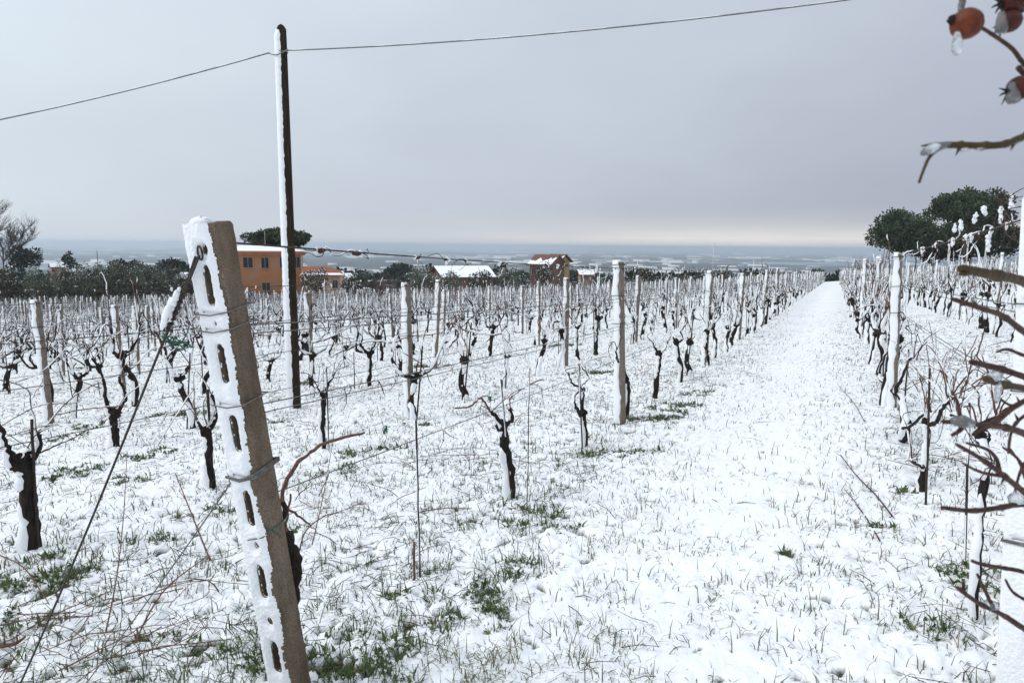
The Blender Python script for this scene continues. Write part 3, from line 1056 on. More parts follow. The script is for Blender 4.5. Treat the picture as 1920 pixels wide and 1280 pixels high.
hero_vine((1273, 722), R1, [(1273, 722), (1276, 690), (1270, 665), (1268, 640)], [([(1268, 642), (1262, 632)], .018, .01), ([(1269, 645), (1278, 635), (1276, 622)], .016, .009)],
          [([(1276, 624), (1284, 612), (1290, 600)], .005)], 'club-headed vine with bare black trunk, sixth along the first row left of the path', .038, 6, .03)
hero_vine((64, 1032), R2, [(64, 1032), (60, 985), (56, 930), (50, 890), (40, 868)],
          [([(42, 870), (28, 872), (22, 850), (12, 828), (2, 800)], .028, .014), ([(50, 880), (62, 862), (70, 840), (73, 815)], .024, .012), ([(40, 868), (50, 850), (62, 845)], .02, .01)],
          [([(72, 820), (78, 806), (96, 798), (98, 780), (112, 776), (175, 765), (235, 760)], .006), ([(66, 850), (100, 838), (140, 820), (165, 805)], .006), ([(4, 805), (0, 790), (-12, 780)], .006)],
          'thick-trunked vine at the left edge with broad snowy arm', .05, 7, .04, red=(0,), extra=6)
hero_vine((398, 914), R2, [(398, 914), (393, 870), (390, 835), (388, 810)], [([(388, 812), (375, 802), (368, 790)], .02, .012), ([(388, 812), (398, 795), (402, 770), (396, 740)], .03, .016)],
          [([(368, 792), (366, 770), (350, 748), (325, 742), (290, 750)], .005), ([(390, 800), (380, 770), (384, 745)], .006)],
          'vine half hidden by the left edge of the leaning concrete post', .036, 8, .03, extra=6)
hero_vine((607, 842), R2, [(607, 842), (604, 800), (606, 770), (610, 740)], [([(608, 750), (600, 738), (596, 726)], .016, .009), ([(610, 742), (616, 722), (624, 705)], .016, .009)],
          [([(624, 706), (632, 694), (650, 688), (668, 678)], .006), ([(597, 728), (592, 715), (575, 700), (560, 698)], .006)],
          'vine beside a black rod between the utility pole and the brown post', .034, 9, .03, extra=6)
hero_vine((216, 846), R3, [(216, 846), (215, 812), (212, 790), (214, 775)],
          [([(212, 778), (202, 760), (197, 735), (190, 715), (184, 690), (175, 672)], .026, .012), ([(214, 778), (228, 762), (238, 748), (230, 730), (226, 705)], .026, .014)],
          [([(178, 675), (172, 662), (180, 650)], .007), ([(227, 706), (228, 690), (240, 684), (290, 686)], .006), ([(190, 727), (170, 722), (140, 710)], .006), ([(205, 765), (240, 762)], .006)],
          'big Y-shaped vine with two thick raised arms left of the guy wire', .05, 10, .05, extra=6)
hero_vine((1688, 838), Q1, [(1688, 838), (1700, 800), (1692, 765), (1684, 738)],
          [([(1684, 738), (1670, 730), (1655, 714), (1648, 700), (1656, 680), (1665, 655), (1660, 640)], .022, .009), ([(1684, 738), (1692, 715), (1700, 690), (1715, 672)], .018, .008),
           ([(1690, 838), (1676, 826), (1692, 808), (1715, 796), (1738, 770)], .022, .008)],
          [([(1715, 674), (1725, 655), (1735, 640)], .006), ([(1660, 642), (1664, 625), (1658, 610)], .006), ([(1738, 772), (1742, 745)], .006), ([(1700, 690), (1690, 660), (1700, 640)], .006)],
          'sprawling vine with snow-topped arms at the foot of the tall right-hand post', .04, 11, .06, extra=14)
hero_vine((1734, 944), Q1, [(1734, 944), (1730, 900), (1732, 860), (1736, 820), (1740, 790)],
          [([(1738, 795), (1755, 790), (1765, 775), (1778, 755), (1786, 742)], .018, .008), ([(1732, 875), (1715, 865), (1705, 862)], .014, .008)],
          [([(1786, 744), (1782, 720), (1772, 702), (1750, 690), (1730, 672)], .006), ([(1740, 795), (1732, 770), (1738, 745)], .006)],
          'straight vine with a black rod, nearer than the sprawling vine on the right', .024, 12, .04, extra=14)
hero_vine((1832, 1098), Q1, [(1832, 1098), (1836, 1040), (1832, 980), (1838, 920), (1845, 860), (1842, 820)],
          [([(1842, 822), (1830, 800), (1810, 782), (1785, 776)], .016, .008), ([(1842, 822), (1852, 795), (1870, 780)], .014, .008)],
          [([(1786, 777), (1775, 740), (1765, 700), (1750, 690)], .006), ([(1870, 780), (1890, 770), (1905, 760)], .006)],
          'slender vine with a wide snow strip behind the rose twigs', .02, 13, .04, snow_amt=1.1, extra=14)


# --- rods and canes standing by the vines
def rod(name, p0, p1, X, r, m, label, cat, snow=False, seed=0):
    a = gp(*p0); a = px_x(p0[0], p0[1], X)
    b = px_x(p1[0], p1[1], X)
    a.z = zg(a.x, a.y)
    o = thing(name, label, cat, a)
    d = (b - a)
    rd = random.Random(seed)
    L_ = [d * (-.06 + 1.06 * i / 8) + Vector((rd.uniform(-.002, .002), rd.uniform(-.002, .002), 0)) for i in range(9)]
    MB().tube(L_, r, 6).obj('shaft', m, o)
    if snow:
        sb = MB(); snowline(sb, L_, r, rd, 6, .9, .2); sb.obj('snow_cover', SNOW, o)
    return o


rod('metal_stake', (788, 1104), (780, 788), -1.9, .0058, STEEL, 'tall black iron rod standing alone right of the leaning post', 'stake', True, 1)
rod('wooden_peg', (777, 1106), (776, 1016), -1.9, .007, CANER, 'short red-brown stick at the foot of the tall black rod', 'peg', False, 2)
rod('metal_stake', (960, 932), (939, 711), R1 + .03, .006, STEEL, 'black rod tied to the young vine in mid picture', 'stake', True, 3)
rod('dry_stalk', (988, 976), (993, 690), R1 + .25, .0035, CANE, 'thin pale stalk standing right of the young vine', 'stalk', True, 4)
rod('metal_stake', (1092, 838), (1086, 682), R1 + .02, .007, STEEL, 'black rod behind the twisted vine left of the second post', 'stake', True, 5)
rod('metal_stake', (617, 844), (612, 690), R2 + .02, .007, STEEL, 'black rod tied to the vine between pole and brown post', 'stake', True, 6)
rod('metal_stake', (72, 1030), (59, 786), R2 + .04, .009, STEEL, 'black rod against the thick vine at the left edge', 'stake', True, 7)
rod('metal_stake', (1737, 945), (1744, 690), Q1 - .01, .007, STEEL, 'black rod tied to the straight vine on the right', 'stake', True, 8)
rod('metal_stake', (1693, 800), (1704, 655), Q1 + .02, .007, STEEL, 'black rod just right of the sprawling vine', 'stake', True, 9)
rod('metal_stake', (1815, 1010), (1818, 755), Q1 + .05, .006, STEEL, 'black rod behind the rose twigs at the right', 'stake', True, 10)
rod('metal_stake', (665, 735), (663, 660), R3, .010, STEEL, 'short dark stake between the utility pole and the brown post', 'stake', True, 11)
rod('metal_stake', (392, 770), (389, 730), R2, .012, STEEL, 'stub of a stake just left of the leaning post', 'stake', True, 12)


# ------------------------------------------------------------------ trellis wires with dry tendrils and hanging snow
TEND = []
for i in range(12):
    rd = random.Random(900 + i)
    mb = MB(); sb = MB()
    for j in range(rd.randint(1, 3)):
        p = Vector((0, rd.uniform(-.03, .03), 0)); pts = [p]
        d = Vector((rd.uniform(-.6, .6), rd.uniform(-1, 1), rd.uniform(-1, .8)))
        for q in range(8):
            d = (d + Vector((rd.uniform(-.7, .7), rd.uniform(-.7, .7), rd.uniform(-.7, .6)))).normalized()
            p = p + d * rd.uniform(.012, .026); pts.append(p)
        mb.tube(pts, lerpr(.0024, .0013, len(pts)), 4)
        if rd.random() < .7: snowline(sb, pts, .0026, rd, 4, 1.1, .3, .001)
    mb.blob((0, 0, 0), rd.uniform(.008, .014), (.8, 2.4, .8), i, 6, 4)
    q = Vector((0, rd.uniform(-.03, .03), .006))
    for j in range(rd.randint(2, 5)):
        br_ = rd.uniform(.005, .0115)
        sb.blob(q, br_, (rd.uniform(.6, 1), rd.uniform(.7, 1.3), rd.uniform(.7, 1.6)), i * 9 + j, 8, 6, .38)
        q = q + Vector((rd.uniform(-.006, .006), rd.uniform(-.016, .016), -br_ * rd.uniform(.1, 1.4)))
    TEND.append((mb, sb, mb.me('tendril', CANE), sb.me('hanging_snow', SNOW)))
TLOW = []
for i in range(12):
    rd = random.Random(950 + i)
    mb = MB(); sb = MB()
    for j in range(2):
        p = Vector((0, rd.uniform(-.03, .03), 0)); pts = [p]
        d = Vector((rd.uniform(-.6, .6), rd.uniform(-1, 1), rd.uniform(-1, .8)))
        for q in range(4):
            d = (d + Vector((rd.uniform(-.7, .7), rd.uniform(-.7, .7), rd.uniform(-.7, .5)))).normalized()
            p = p + d * rd.uniform(.02, .05); pts.append(p)
        mb.tube(pts, lerpr(.0032, .002, len(pts)), 3)
    q = Vector((0, rd.uniform(-.02, .02), .004))
    for j in range(rd.randint(1, 2)):
        sb.blob(q, rd.uniform(.006, .012), (.8, rd.uniform(.7, 1.4), rd.uniform(.8, 1.8)), i * 9 + j, 5, 3, .3)
        q = q + Vector((0, rd.uniform(-.02, .02), -.012))
    TLOW.append((mb, sb))
WIRENAME = ('lowest', 'second-lowest', 'second-highest', 'top')
far_wires = MB()


def wire_pts(x, ys, dz, sag=.015):
    pts = []
    for a, b in zip(ys[:-1], ys[1:]):
        n_ = 6 if b < 30 else 3
        for q in range(n_):
            t_ = q / n_
            y = a + (b - a) * t_
            pts.append(Vector((x, y, zg(x, y) + dz - sag * 4 * t_ * (1 - t_))))
    y = ys[-1]; pts.append(Vector((x, y, zg(x, y) + dz)))
    return pts


hero_top = None
for side, k, x, off in ROWS:
    ps = sorted(p[1] for p in post_xy.get((side, k), []))
    if len(ps) < 2: continue
    start = ps[0]
    ys = [start - SP] + ps if not (k == 1) else ([1.72] if side == 'left' else [2.35]) + ps
    rd = random.Random(k * 19 + (side == 'left'))
    named = (side == 'left' and k <= 10) or (side == 'right' and k <= 4)
    for wi, dz in enumerate(WZ):
        rad = (.0034 if wi == 3 else .0026) if k == 1 else .003
        P = wire_pts(x, ys, dz)
        if side == 'left' and k == 1:      # reaches up to the bands on the leaning end post
            for p in P:
                if p.y < ps[0]:
                    t_ = (ps[0] - p.y) / (ps[0] - ys[0]); p.z += (.07, .08, .09, .06)[wi] * t_; p.x += .12 * t_
        if not named:
            far_wires.tube(P, .0035, 3); continue
        o = thing('trellis_wire', '%s wire strung along the %s row %s' % (WIRENAME[wi], ORD[k - 1], SIDEW[side]), 'wire', P[0], 0, 'trellis wires of the vine rows')
        MB().tube([p - P[0] for p in P], rad, 5).obj('strand', WIRE if wi == 3 or k > 1 else WIREG, o)
        if k == 1 and wi in (1, 2):
            MB().tube([p - P[0] + Vector((.012, 0, -.03)) for p in P], rad * .8, 4).obj('strand', WIREG, o)
        # dry tendrils
        dens = {3: .30, 2: .55, 1: .6, 0: .9}[wi] if k == 1 else {3: .42, 2: .8, 1: .8, 0: 1.4}[wi]
        y = ys[0] + .5
        tm, ts = MB(), MB(); cntt = 0
        ymax = 60 if k == 1 else 45
        while y < min(ys[-1], ymax):
            ia = max(i_ for i_ in range(len(ys) - 1) if ys[i_] <= y); t_ = (y - ys[ia]) / (ys[ia + 1] - ys[ia])
            zz = zg(x, y) + dz - .004 - .06 * t_ * (1 - t_)
            mb, sb, m1, m2 = TEND[rd.randrange(12)]
            s_ = rd.uniform(.6, 1.2) * (.95 if wi == 3 else .75)
            loc = Vector((x, y, zz)) - P[0]
            if side == 'left' and k == 1 and y < ps[0]:
                t_ = (y - ys[0]) / (ps[0] - ys[0]); loc.z += (.07, .08, .09, .06)[wi] * (1 - t_); loc.x += .12 * (1 - t_)
            fl = rd.choice((-1, 1))
            if k == 1 and wi == 3 and cntt < 40:
                q = link('tendril', m1, o); q.location = loc; q.scale = (s_, s_ * fl, s_)
                q2 = link('hanging_snow', m2, q)
                cntt += 1
            else:
                mb, sb = TLOW[rd.randrange(12)]
                for (src, dst) in ((mb, tm), (sb, ts)):
                    b0 = len(dst.v)
                    dst.v += [Vector((p.x * s_, p.y * s_ * fl, p.z * s_)) + loc for p in src.v]
                    dst.f += [tuple(a + b0 for a in f_) for f_ in src.f]
            y += rd.expovariate(1 / dens) * .8 + dens * .2
        if tm.v:
            q = tm.obj('tendrils', CANE, o); q['kind'] = 'stuff'
            q = ts.obj('hanging_snow', SNOW, o); q['kind'] = 'stuff'
if far_wires.v:
    o = far_wires.obj('far_wires', WIRE); o['kind'] = 'stuff'; o['label'] = 'thin wires of the farthest vine rows'; o['category'] = 'wires'

# bunch of long dry tendrils and snow at the high wire near the right edge
o = thing('tendril_tangle', 'tangle of long dry looping tendrils at the upper right edge', 'tendrils', px_x(1890, 380, Q1))
rd = random.Random(52)
org = o.location.copy()
for path in ([(1885, 385), (1880, 372), (1874, 360), (1888, 372), (1890, 392)], [(1880, 392), (1870, 385), (1872, 372), (1884, 375)],
             [(1886, 400), (1890, 430), (1885, 450), (1872, 452)], [(1895, 395), (1905, 430), (1900, 460), (1907, 465)], [(1884, 410), (1895, 440), (1915, 452), (1925, 450)],
             [(1893, 392), (1910, 388), (1918, 400), (1912, 425), (1925, 440)], [(1868, 398), (1860, 420), (1856, 440), (1850, 455)],
             [(1897, 372), (1905, 360), (1920, 352)], [(1898, 368), (1908, 372), (1925, 368)]):
    Q = smoothline([px_x(px, py, Q1) - org + Vector((rd.uniform(-.02, .02), 0, 0)) for px, py in path], 5)
    MB().tube(Q, lerpr(.0022, .0013, len(Q)), 5).obj('tendril', CANE, o)
sb = MB()
for (px, py, l) in ((1876, 398, .06), (1853, 448, .07), (1830, 405, .05), (1800, 418, .05), (1896, 375, .05), (1790, 425, .04), (1844, 395, .03)):
    p = px_x(px, py, Q1) - org
    q = p + Vector((0, 0, .01))
    for j in range(5):
        sb.blob(q, rd.uniform(.007, .013), (.9, rd.uniform(.7, 1.2), rd.uniform(.7, 1.4)), int(px) + j, 9, 6, .38); q = q + Vector((rd.uniform(-.004, .004), rd.uniform(-.008, .008), -l / 5))
sb.obj('hanging_snow', SNOW, o)

# ------------------------------------------------------------------ the leaning end posts
def end_post(base, top, label, w, length, slots, seed, rz_extra=0.0, hook=True):
    d = (top - base)
    zax = d.normalized()
    yax = Vector((0, 1, 0)); yax = (yax - zax * yax.dot(zax)).normalized()
    xax = yax.cross(zax)
    Rm = Matrix((xax, yax, zax)).transposed().to_4x4() @ Matrix.Rotation(rz_extra, 4, 'Z')
    o = thing('concrete_post', label, 'post', base, 0, 'concrete posts of the vineyard rows')
    o.rotation_euler = Rm.to_euler()
    # shaft with real slots cut through it
    a = w / 2; c_ = .018
    prof = [(a, -a + c_), (a, a - c_), (a - c_, a), (-a + c_, a), (-a, a - c_), (-a, -a + c_), (-a + c_, -a), (a - c_, -a)]
    vs, fs = [], []
    lv = [(-.4, 1.03)] + [(length * q_ / 60, 1.02 - .05 * q_ / 60) for q_ in range(60)] + [(length - .012, .965), (length - .004, .92), (length, .84)]
    rj = random.Random(seed + 40)
    for z, s_ in lv:
        vs += [(x * s_ + rj.uniform(-.0011, .0011), y * s_ + rj.uniform(-.0011, .0011), z) for x, y in prof]
    for i in range(len(lv) - 1):
        for j in range(8):
            p, q = i * 8 + j, i * 8 + (j + 1) % 8
            fs.append((p, q, q + 8, p + 8))
    fs.append(tuple((len(lv) - 1) * 8 + j for j in range(8))); fs.append(tuple(reversed(range(8))))
    sh = MB().poly(vs, fs).obj('shaft', CONC, o, False)
    cut = MB()
    for (xc, zc, hw, hl) in slots:
        ring = []
        for j in range(12):
            an = 2 * math.pi * j / 12
            ring.append((xc + hw * math.cos(an), zc + (hl - hw) * (1 if math.sin(an) >= 0 else -1) + hw * math.sin(an)))
        vv = [(x, -a - .05, z) for x, z in ring] + [(x, a + .05, z) for x, z in ring]
        ff = [tuple(range(12)), tuple(reversed(range(12, 24)))] + [(j, j + 12, (j + 1) % 12 + 12, (j + 1) % 12) for j in range(12)]
        cut.poly(vv, ff)
    cm = bpy.data.objects.new('cutter', cut.me('cutter', CONC, False)); col.objects.link(cm); cm.parent = o
    bmx = bmesh.new(); bmx.from_mesh(cm.data); bmesh.ops.recalc_face_normals(bmx, faces=bmx.faces); bmx.to_mesh(cm.data); bmx.free()
    bmx = bmesh.new(); bmx.from_mesh(sh.data); bmesh.ops.recalc_face_normals(bmx, faces=bmx.faces); bmx.to_mesh(sh.data); bmx.free()
    md = sh.modifiers.new('slots', 'BOOLEAN'); md.operation = 'DIFFERENCE'; md.object = cm; md.solver = 'EXACT'
    bpy.context.view_layer.update()
    nm = bpy.data.meshes.new_from_object(sh.evaluated_get(bpy.context.evaluated_depsgraph_get()))
    sh.modifiers.clear(); sh.data = nm
    bpy.data.objects.remove(cm)
    # snow caked on the weather face, leaving the slots and bands open
    rd = np.random.default_rng(seed)
    nx, nzz = 44, int(length / .003)
    xs = np.linspace(-a - .010, a + .004, nx); zs = np.linspace(-.1, length + .004, nzz)
    XX, ZZ = np.meshgrid(xs, zs)
    edge = a - .014 + .024 * (fbm(ZZ * 8, ZZ * 0 + seed, 3, 5) - .5) * 2 + .006 * (fbm(XX * 60, ZZ * 110, 4, 2) - .5)
    T = .013 + .012 * (fbm(XX * 25, ZZ * 6, 7) - .4) + .004 * (vnoise(XX * 160, ZZ * 160, 8) - .5)
    dist = edge - XX
    for (xc, zc, hw, hl) in slots:
        dd = np.hypot(XX - xc, np.maximum(np.abs(ZZ - zc) - (hl - hw), 0)) - hw - .002 - .005 * (vnoise(XX * 90, ZZ * 90, 9) - .3)
        dist = np.minimum(dist, dd)
    for zb in BANDS:
        dist = np.minimum(dist, np.abs(ZZ - zb + .03 * XX) - .002)
    T = np.where(dist > 0, T * np.clip(dist / .020, 0, 1) ** .6, np.clip(dist * 1.2, -.012, 0))
    ok = dist > -.006
    Yf = -a * 1.0 - T - .001
    side = np.clip((-a + .004 - XX) / .014, 0, 1)
    Yf = Yf + side ** 2 * .03
    VV_ = np.stack([XX, Yf, ZZ], -1).reshape(-1, 3)
    ix = np.arange(nx * nzz).reshape(nzz, nx)
    okf = ok[:-1, :-1] & ok[1:, :-1] & ok[:-1, 1:] & ok[1:, 1:]
    FFc = np.stack([ix[:-1, :-1], ix[:-1, 1:], ix[1:, 1:], ix[1:, :-1]], -1)[okf]
    cmesh = np_mesh('snow_crust', VV_, FFc, [SNOW])
    link('snow_crust', cmesh, o)
    # snow wrapping the far-left edge and lying on the top
    sb = MB()
    vs, fs = [], []
    nzq = 70
    rr2 = random.Random(seed)
    for i in range(nzq + 1):
        z = -.1 + (length + .1) * i / nzq
        tt = .010 + rr2.uniform(-.002, .003)
        vs += [(-a + .012, -a - tt * .7, z), (-a - .006, -a - tt * .8, z), (-a - .013, -a - .002, z), (-a - .009, -a + .03 + rr2.uniform(-.01, .012), z), (-a + .002, -a + .034, z)]
    for i in range(nzq):
        for j in range(4): fs.append((i * 5 + j, i * 5 + j + 5, i * 5 + j + 6, i * 5 + j + 1))
    sb.poly(vs, fs)
    sb.blob((-.022, -.020, length - .006), .047, (.95, .85, .55), seed, 14, 8)
    sb.obj('snow_edge', SNOW, o)
    for zb in BANDS[:-1]:
        e_ = a + .004
        MB().tube([(-e_ - .01, -e_ - .012, zb - .004), (0, -e_ - .014, zb - .006), (e_, -e_, zb + .003), (e_ + .002, e_, zb + .012), (-e_, e_, zb), (-e_ - .01, -e_ - .012, zb - .004)], .0026, 6).obj('wire_band', WIREG, o)
    zb = BANDS[-1]
    for q in range(3):
        e_ = a + .005
        MB().tube([(-e_ - .012, -e_ - .01, zb - .008 + q * .002), (0, -e_ - .016, zb - .010 + q * .004), (e_, -e_, zb + .004 + q * .007), (e_ + .002, e_, zb + .02 + q * .006), (-e_, e_, zb), (-e_ - .012, -e_ - .01, zb - .008)], .003, 6).obj('wire_band', WIREG, o)
    return o, Rm


b0 = gp(553, 1302)
LEN = 1.80
t0 = px_x(397, 417, b0.x - .02)
t0 = b0 + (t0 - b0).normalized() * (t0 - b0).length
LEN = (t0 - b0).length
zfrac = lambda py: LEN * (1302 - py) / (1302 - 417) if False else None


def along(px, py):
    """distance up the leaning post of the spot seen there"""
    ax = (t0 - b0).normalized()
    d = ray(px, py).normalized()
    w0 = b0 - CAMP
    b_, d_, e_ = ax.dot(d), ax.dot(w0), d.dot(w0)
    return (b_ * e_ - d_) / (1 - b_ * b_)


BANDS = [along(412, 581), along(420, 612), along(445, 750), along(458, 885)]
SL = [(0, along(*q), .0165, .066) for q in ((392, 532), (413, 678), (433, 808), (455, 947), (475, 1085), (495, 1226))]
SL += [(.004, along(464, 1017), .010, .012), (.004, along(486, 1158), .010, .012), (.012, along(384, 466), .010, .016), (.0, along(418, 600), .004, .005)]
hp, HR = end_post(b0, t0, 'leaning slotted concrete end post close to the camera, snow down its left face', .108, LEN, SL, 5)
# green tie round the post
zt = along(505, 985); a = .058
MB().tube([(-.01, -a - .02, zt - .012), (a - .01, -a - .004, zt), (a, 0, zt + .014), (a, a, zt + .02)], .0022, 5).obj('tie', TIE, hp)
MB().tube([(a - .004, -a + .01, zt + .03), (a + .003, -.02, zt + .005), (a + .002, .01, zt - .035)], .002, 5).obj('tie', TIE, hp)
# wire eye at the top
ze = along(382, 468)
ring = [Vector((.008 + .010 * math.cos(q * .6), -.072, ze - .004 + .022 * math.sin(q * .6))) for q in range(12)]
MB().tube(ring, .0034, 6).obj('wire_eye', WIRE, hp)

b1 = gp(1912, 1330)
t1 = b1 + Vector((-.08, .0, 1.72))
lenr = (t1 - b1).length
BANDS = [1.40, 1.12, .62]
end_post(b1, t1, 'snow-plastered end post cut off by the right edge of the picture', .11, lenr, [(.03, .55, .0125, .07), (.03, .28, .0125, .07), (.03, .85, .0125, .07), (.03, 1.15, .0125, .07)], 9, rz_extra=-.25)

# guy wire of the leaning post: eye, twisted splice, stay down to the ground
pa = b0 + HR.to_3x3() @ Vector((.006, -.082, ze - .022))
pb = px_x(352, 548, b0.x - .10)
anchor = gp(34, 1290)
pc = pa + (anchor - pa) * .19
dd = (anchor - pa).normalized()
o = thing('guy_wire', 'taut dark stay wire running from the leaning post down to the lower left', 'wire', anchor)
A0 = anchor
MB().tube([pa - A0 + Vector((.006, 0, .012)), pa - A0 + dd * .13 + Vector((.003, 0, 0)), pc - A0], .0042, 6).obj('strand', WIRE, o)
MB().tube([pa - A0 - Vector((.010, 0, -.008)), pa - A0 + dd * .12 + Vector((-.003, 0, 0)), pc - A0], .0042, 6).obj('strand', WIRE, o)
pts = [pc - A0 + (A0 - pc) * (i / 24) + Vector((0, 0, -.02 * 4 * (i / 24) * (1 - i / 24))) for i in range(25)]
MB().tube(pts + [Vector((dd.x, dd.y, dd.z)) * .15], .0042, 6).obj('stay', WIRE, o)
tw = []
for i in range(46):
    t_ = i / 45
    p = pa + dd * (.10 + .17 * t_) - A0
    tw.append(p + Vector((math.cos(i * 1.1) * .0085, math.sin(i * 1.1) * .0065, math.sin(i * 1.1) * .007)))
MB().tube(tw, .0046, 5).obj('splice', WIRE, o)
# snow lying on the splice and its loose ends
rd = random.Random(8)
sb = MB()
spl = [pa + dd * (.13 + .15 * i / 9) - A0 + Vector((-.006, -.012, .014)) for i in range(10)]
for i in range(10):
    sb.blob(spl[i] + Vector((rd.uniform(-.003, .003), rd.uniform(-.003, .003), rd.uniform(-.002, .004))), (.006, .009, .010, .012, .011, .013, .012, .013, .010, .006)[i], (1, 1, 1.35), i, 9, 6)
for (ex, ey) in ((318, 578), (325, 560)):
    e_ = px_x(ex, ey, b0.x - .12) - A0
    s_ = pa + dd * .24 - A0
    Q = smoothline([s_, s_ * .6 + e_ * .4 + Vector((0, 0, .012)), e_, e_ + Vector((-.01, -.02, -.07))], 5)
    MB().tube(Q, .0035, 5).obj('loose_end', WIRE, o)
    snowline(sb, Q, .006, rd, 6, 1.4, .05, .002)
sb.obj('snow_cover', SNOW, o)
knot = MB()
for i in range(16):
    pass
kp = pa + dd * .30 - A0
for i in range(5):
    q0 = kp + Vector((rd.uniform(-.015, .015), rd.uniform(-.02, .02), rd.uniform(-.02, .02)))
    Q = smoothline([q0] + [q0 + Vector((rd.uniform(-.03, .06), rd.uniform(0, .07), rd.uniform(-.05, .02))) for _ in range(3)], 3)
    knot.tube(Q, .0022, 4)
knot.obj('tie', TIE, o)

p0 = px_x(441, 893, b0.x - .05); p1 = gp(150, 1295)
o = thing('guy_wire', 'thin second stay wire from mid post down to the bottom edge', 'wire', p1)
MB().tube([(p0 - p1) * (1 - i / 12) + Vector((0, 0, -.012 * 4 * (i / 12) * (1 - i / 12))) for i in range(13)], .0028, 6).obj('strand', WIREG, o)
Q = [(p0 - p1) * (1 - .13 * i / 30) + Vector((math.cos(i) * .004, 0, math.sin(i) * .004)) for i in range(31)]
MB().tube(Q, .002, 5).obj('splice', WIREG, o)

# green plastic ties on the lowest wire
for (px, py, lb) in ((722, 806, 'green tie on the lowest wire right of the leaning post'), (918, 748, 'green tie on the lowest wire beside the young vine')):
    p = px_x(px, py, -1.98)
    o = thing('plastic_tie', lb, 'tie', p)
    rd = random.Random(px); kb = MB()
    for i in range(4):
        Q = smoothline([Vector((rd.uniform(-.01, .01), rd.uniform(-.025, .025), rd.uniform(-.02, .02))) for _ in range(5)], 3)
        kb.tube(Q, .0028, 4)
    kb.obj('knot', TIE, o)
    MB().tube(smoothline([(0, 0, -.01), (.004, .006, -.04), (-.004, -.004, -.07), (.004, .01, -.10)], 3), .0016, 4).obj('loose_end', CANE, o)

# ------------------------------------------------------------------ utility pole and overhead cable
pb_ = gp(553, 768)
pb_.z = zg(pb_.x, pb_.y)
lo, hi = 3, 9
for _ in range(40):
    m_ = (lo + hi) / 2
    if project(pb_ + Vector((0, 0, m_)))[1] > 46: lo = m_
    else: hi = m_
PH = lo
o = thing('utility_pole', 'tall dark wooden pole with snow down its left side carrying one cable', 'pole', pb_)
rd = random.Random(4)
zz = [(-.3, .088), (0, .086), (1, .083), (2, .080), (3, .077), (4, .073), (PH - .2, .068), (PH - .06, .066), (PH - .02, .04), (PH, .012)]
MB().tube([(0, 0, z) for z, _ in zz], [r_ for _, r_ in zz], 14).obj('shaft', WOODP, o)
vs, fs = [], []
nzq = 150
wob = [rd.uniform(-.10, .10) for _ in range(nzq + 1)]
for i in range(nzq + 1):
    z = -.02 + (PH - .02) * i / nzq
    rad = .086 - .018 * z / PH
    if i > nzq - 4: rad *= (nzq - i + 1) / 6 + .3
    a0, a1 = math.radians(170) + wob[i] * .5, math.radians(302) + wob[i] + .2 * (wob[max(0, i - 6)])
    for j in range(9):
        an = a0 + (a1 - a0) * j / 8
        th = (.022 + .006 * rd.random()) * math.sin(math.pi * (j + .0) / 8) ** .5 if 0 < j < 8 else -.004
        vs.append(((rad + th) * math.cos(an), (rad + th) * math.sin(an), z))
for i in range(nzq):
    for j in range(8):
        p = i * 9 + j; fs.append((p, p + 1, p + 10, p + 9))
MB().poly(vs, fs).obj('snow_cover', SNOW, o)
zc = PH * (1 - (100 - 46) / (768 - 46)) + .02
MB().tube([(math.cos(q * math.pi / 8) * .078, math.sin(q * math.pi / 8) * .078, zc + .02) for q in range(17)], .006, 5).obj('cable_band', CABLE, o)
MB().tube(smoothline([(-.18, -.06, zc + .01), (-.06, -.10, zc - .03), (.04, -.10, zc - .035), (.14, -.04, zc + .03)], 5), .007, 6).obj('cable_loop', CABLE, o)
PT = pb_ + Vector((0, -.06, zc))
endl = pt(-120, 246, (PT - CAMP).dot(_f) * .98)
endr = pt(1560, -4, 7.2)
endr = PT + (endr - PT) * 1.15


def cable(a, b, sag, label, seed, snow):
    o = thing('overhead_cable', label, 'cable', a)
    rd = random.Random(seed)
    Q = [(b - a) * (i / 60) + Vector((0, 0, -sag * 4 * (i / 60) * (1 - i / 60))) for i in range(61)]
    MB().tube(Q, .0085, 6).obj('strand', CABLE, o)
    sb = MB(); snowline(sb, Q, .0085, rd, 5, .95, .12); sb.obj('snow_cover', SNOW, o)


cable(PT + Vector((.10, .02, .02)), endr, .10, 'snowy overhead cable running from the pole to the upper right', 1, True)
cable(PT + Vector((-.12, -.04, 0)), PT + (endl - PT) * 1.1, .06, 'snowy overhead cable running from the pole to the left edge', 2, True)

# ------------------------------------------------------------------ prunings and twigs on the snow
def twig_mb(rd, ln, r):
    p = Vector((0, 0, 0)); d = Vector((1, 0, rd.uniform(.02, .18))); pts = [p]
    for i in range(6):
        d = (d + Vector((0, rd.uniform(-.42, .42), rd.uniform(-.2, .12)))).normalized()
        p = p + d * ln / 6; pts.append(p)
    mb = MB().tube(pts, lerpr(r, r * .5, 7), 5)
    for i in (2, 3, 4, 5):
        if rd.random() < .6:
            q = pts[i]; e_ = Vector((rd.uniform(.1, .7), rd.uniform(-1, 1), rd.uniform(-.1, .6))).normalized() * ln * rd.uniform(.12, .3)
            mb.tube([q, q + e_ * .5 + Vector((0, 0, .01)), q + e_], [r * .5, r * .4, r * .3], 4)
    return mb


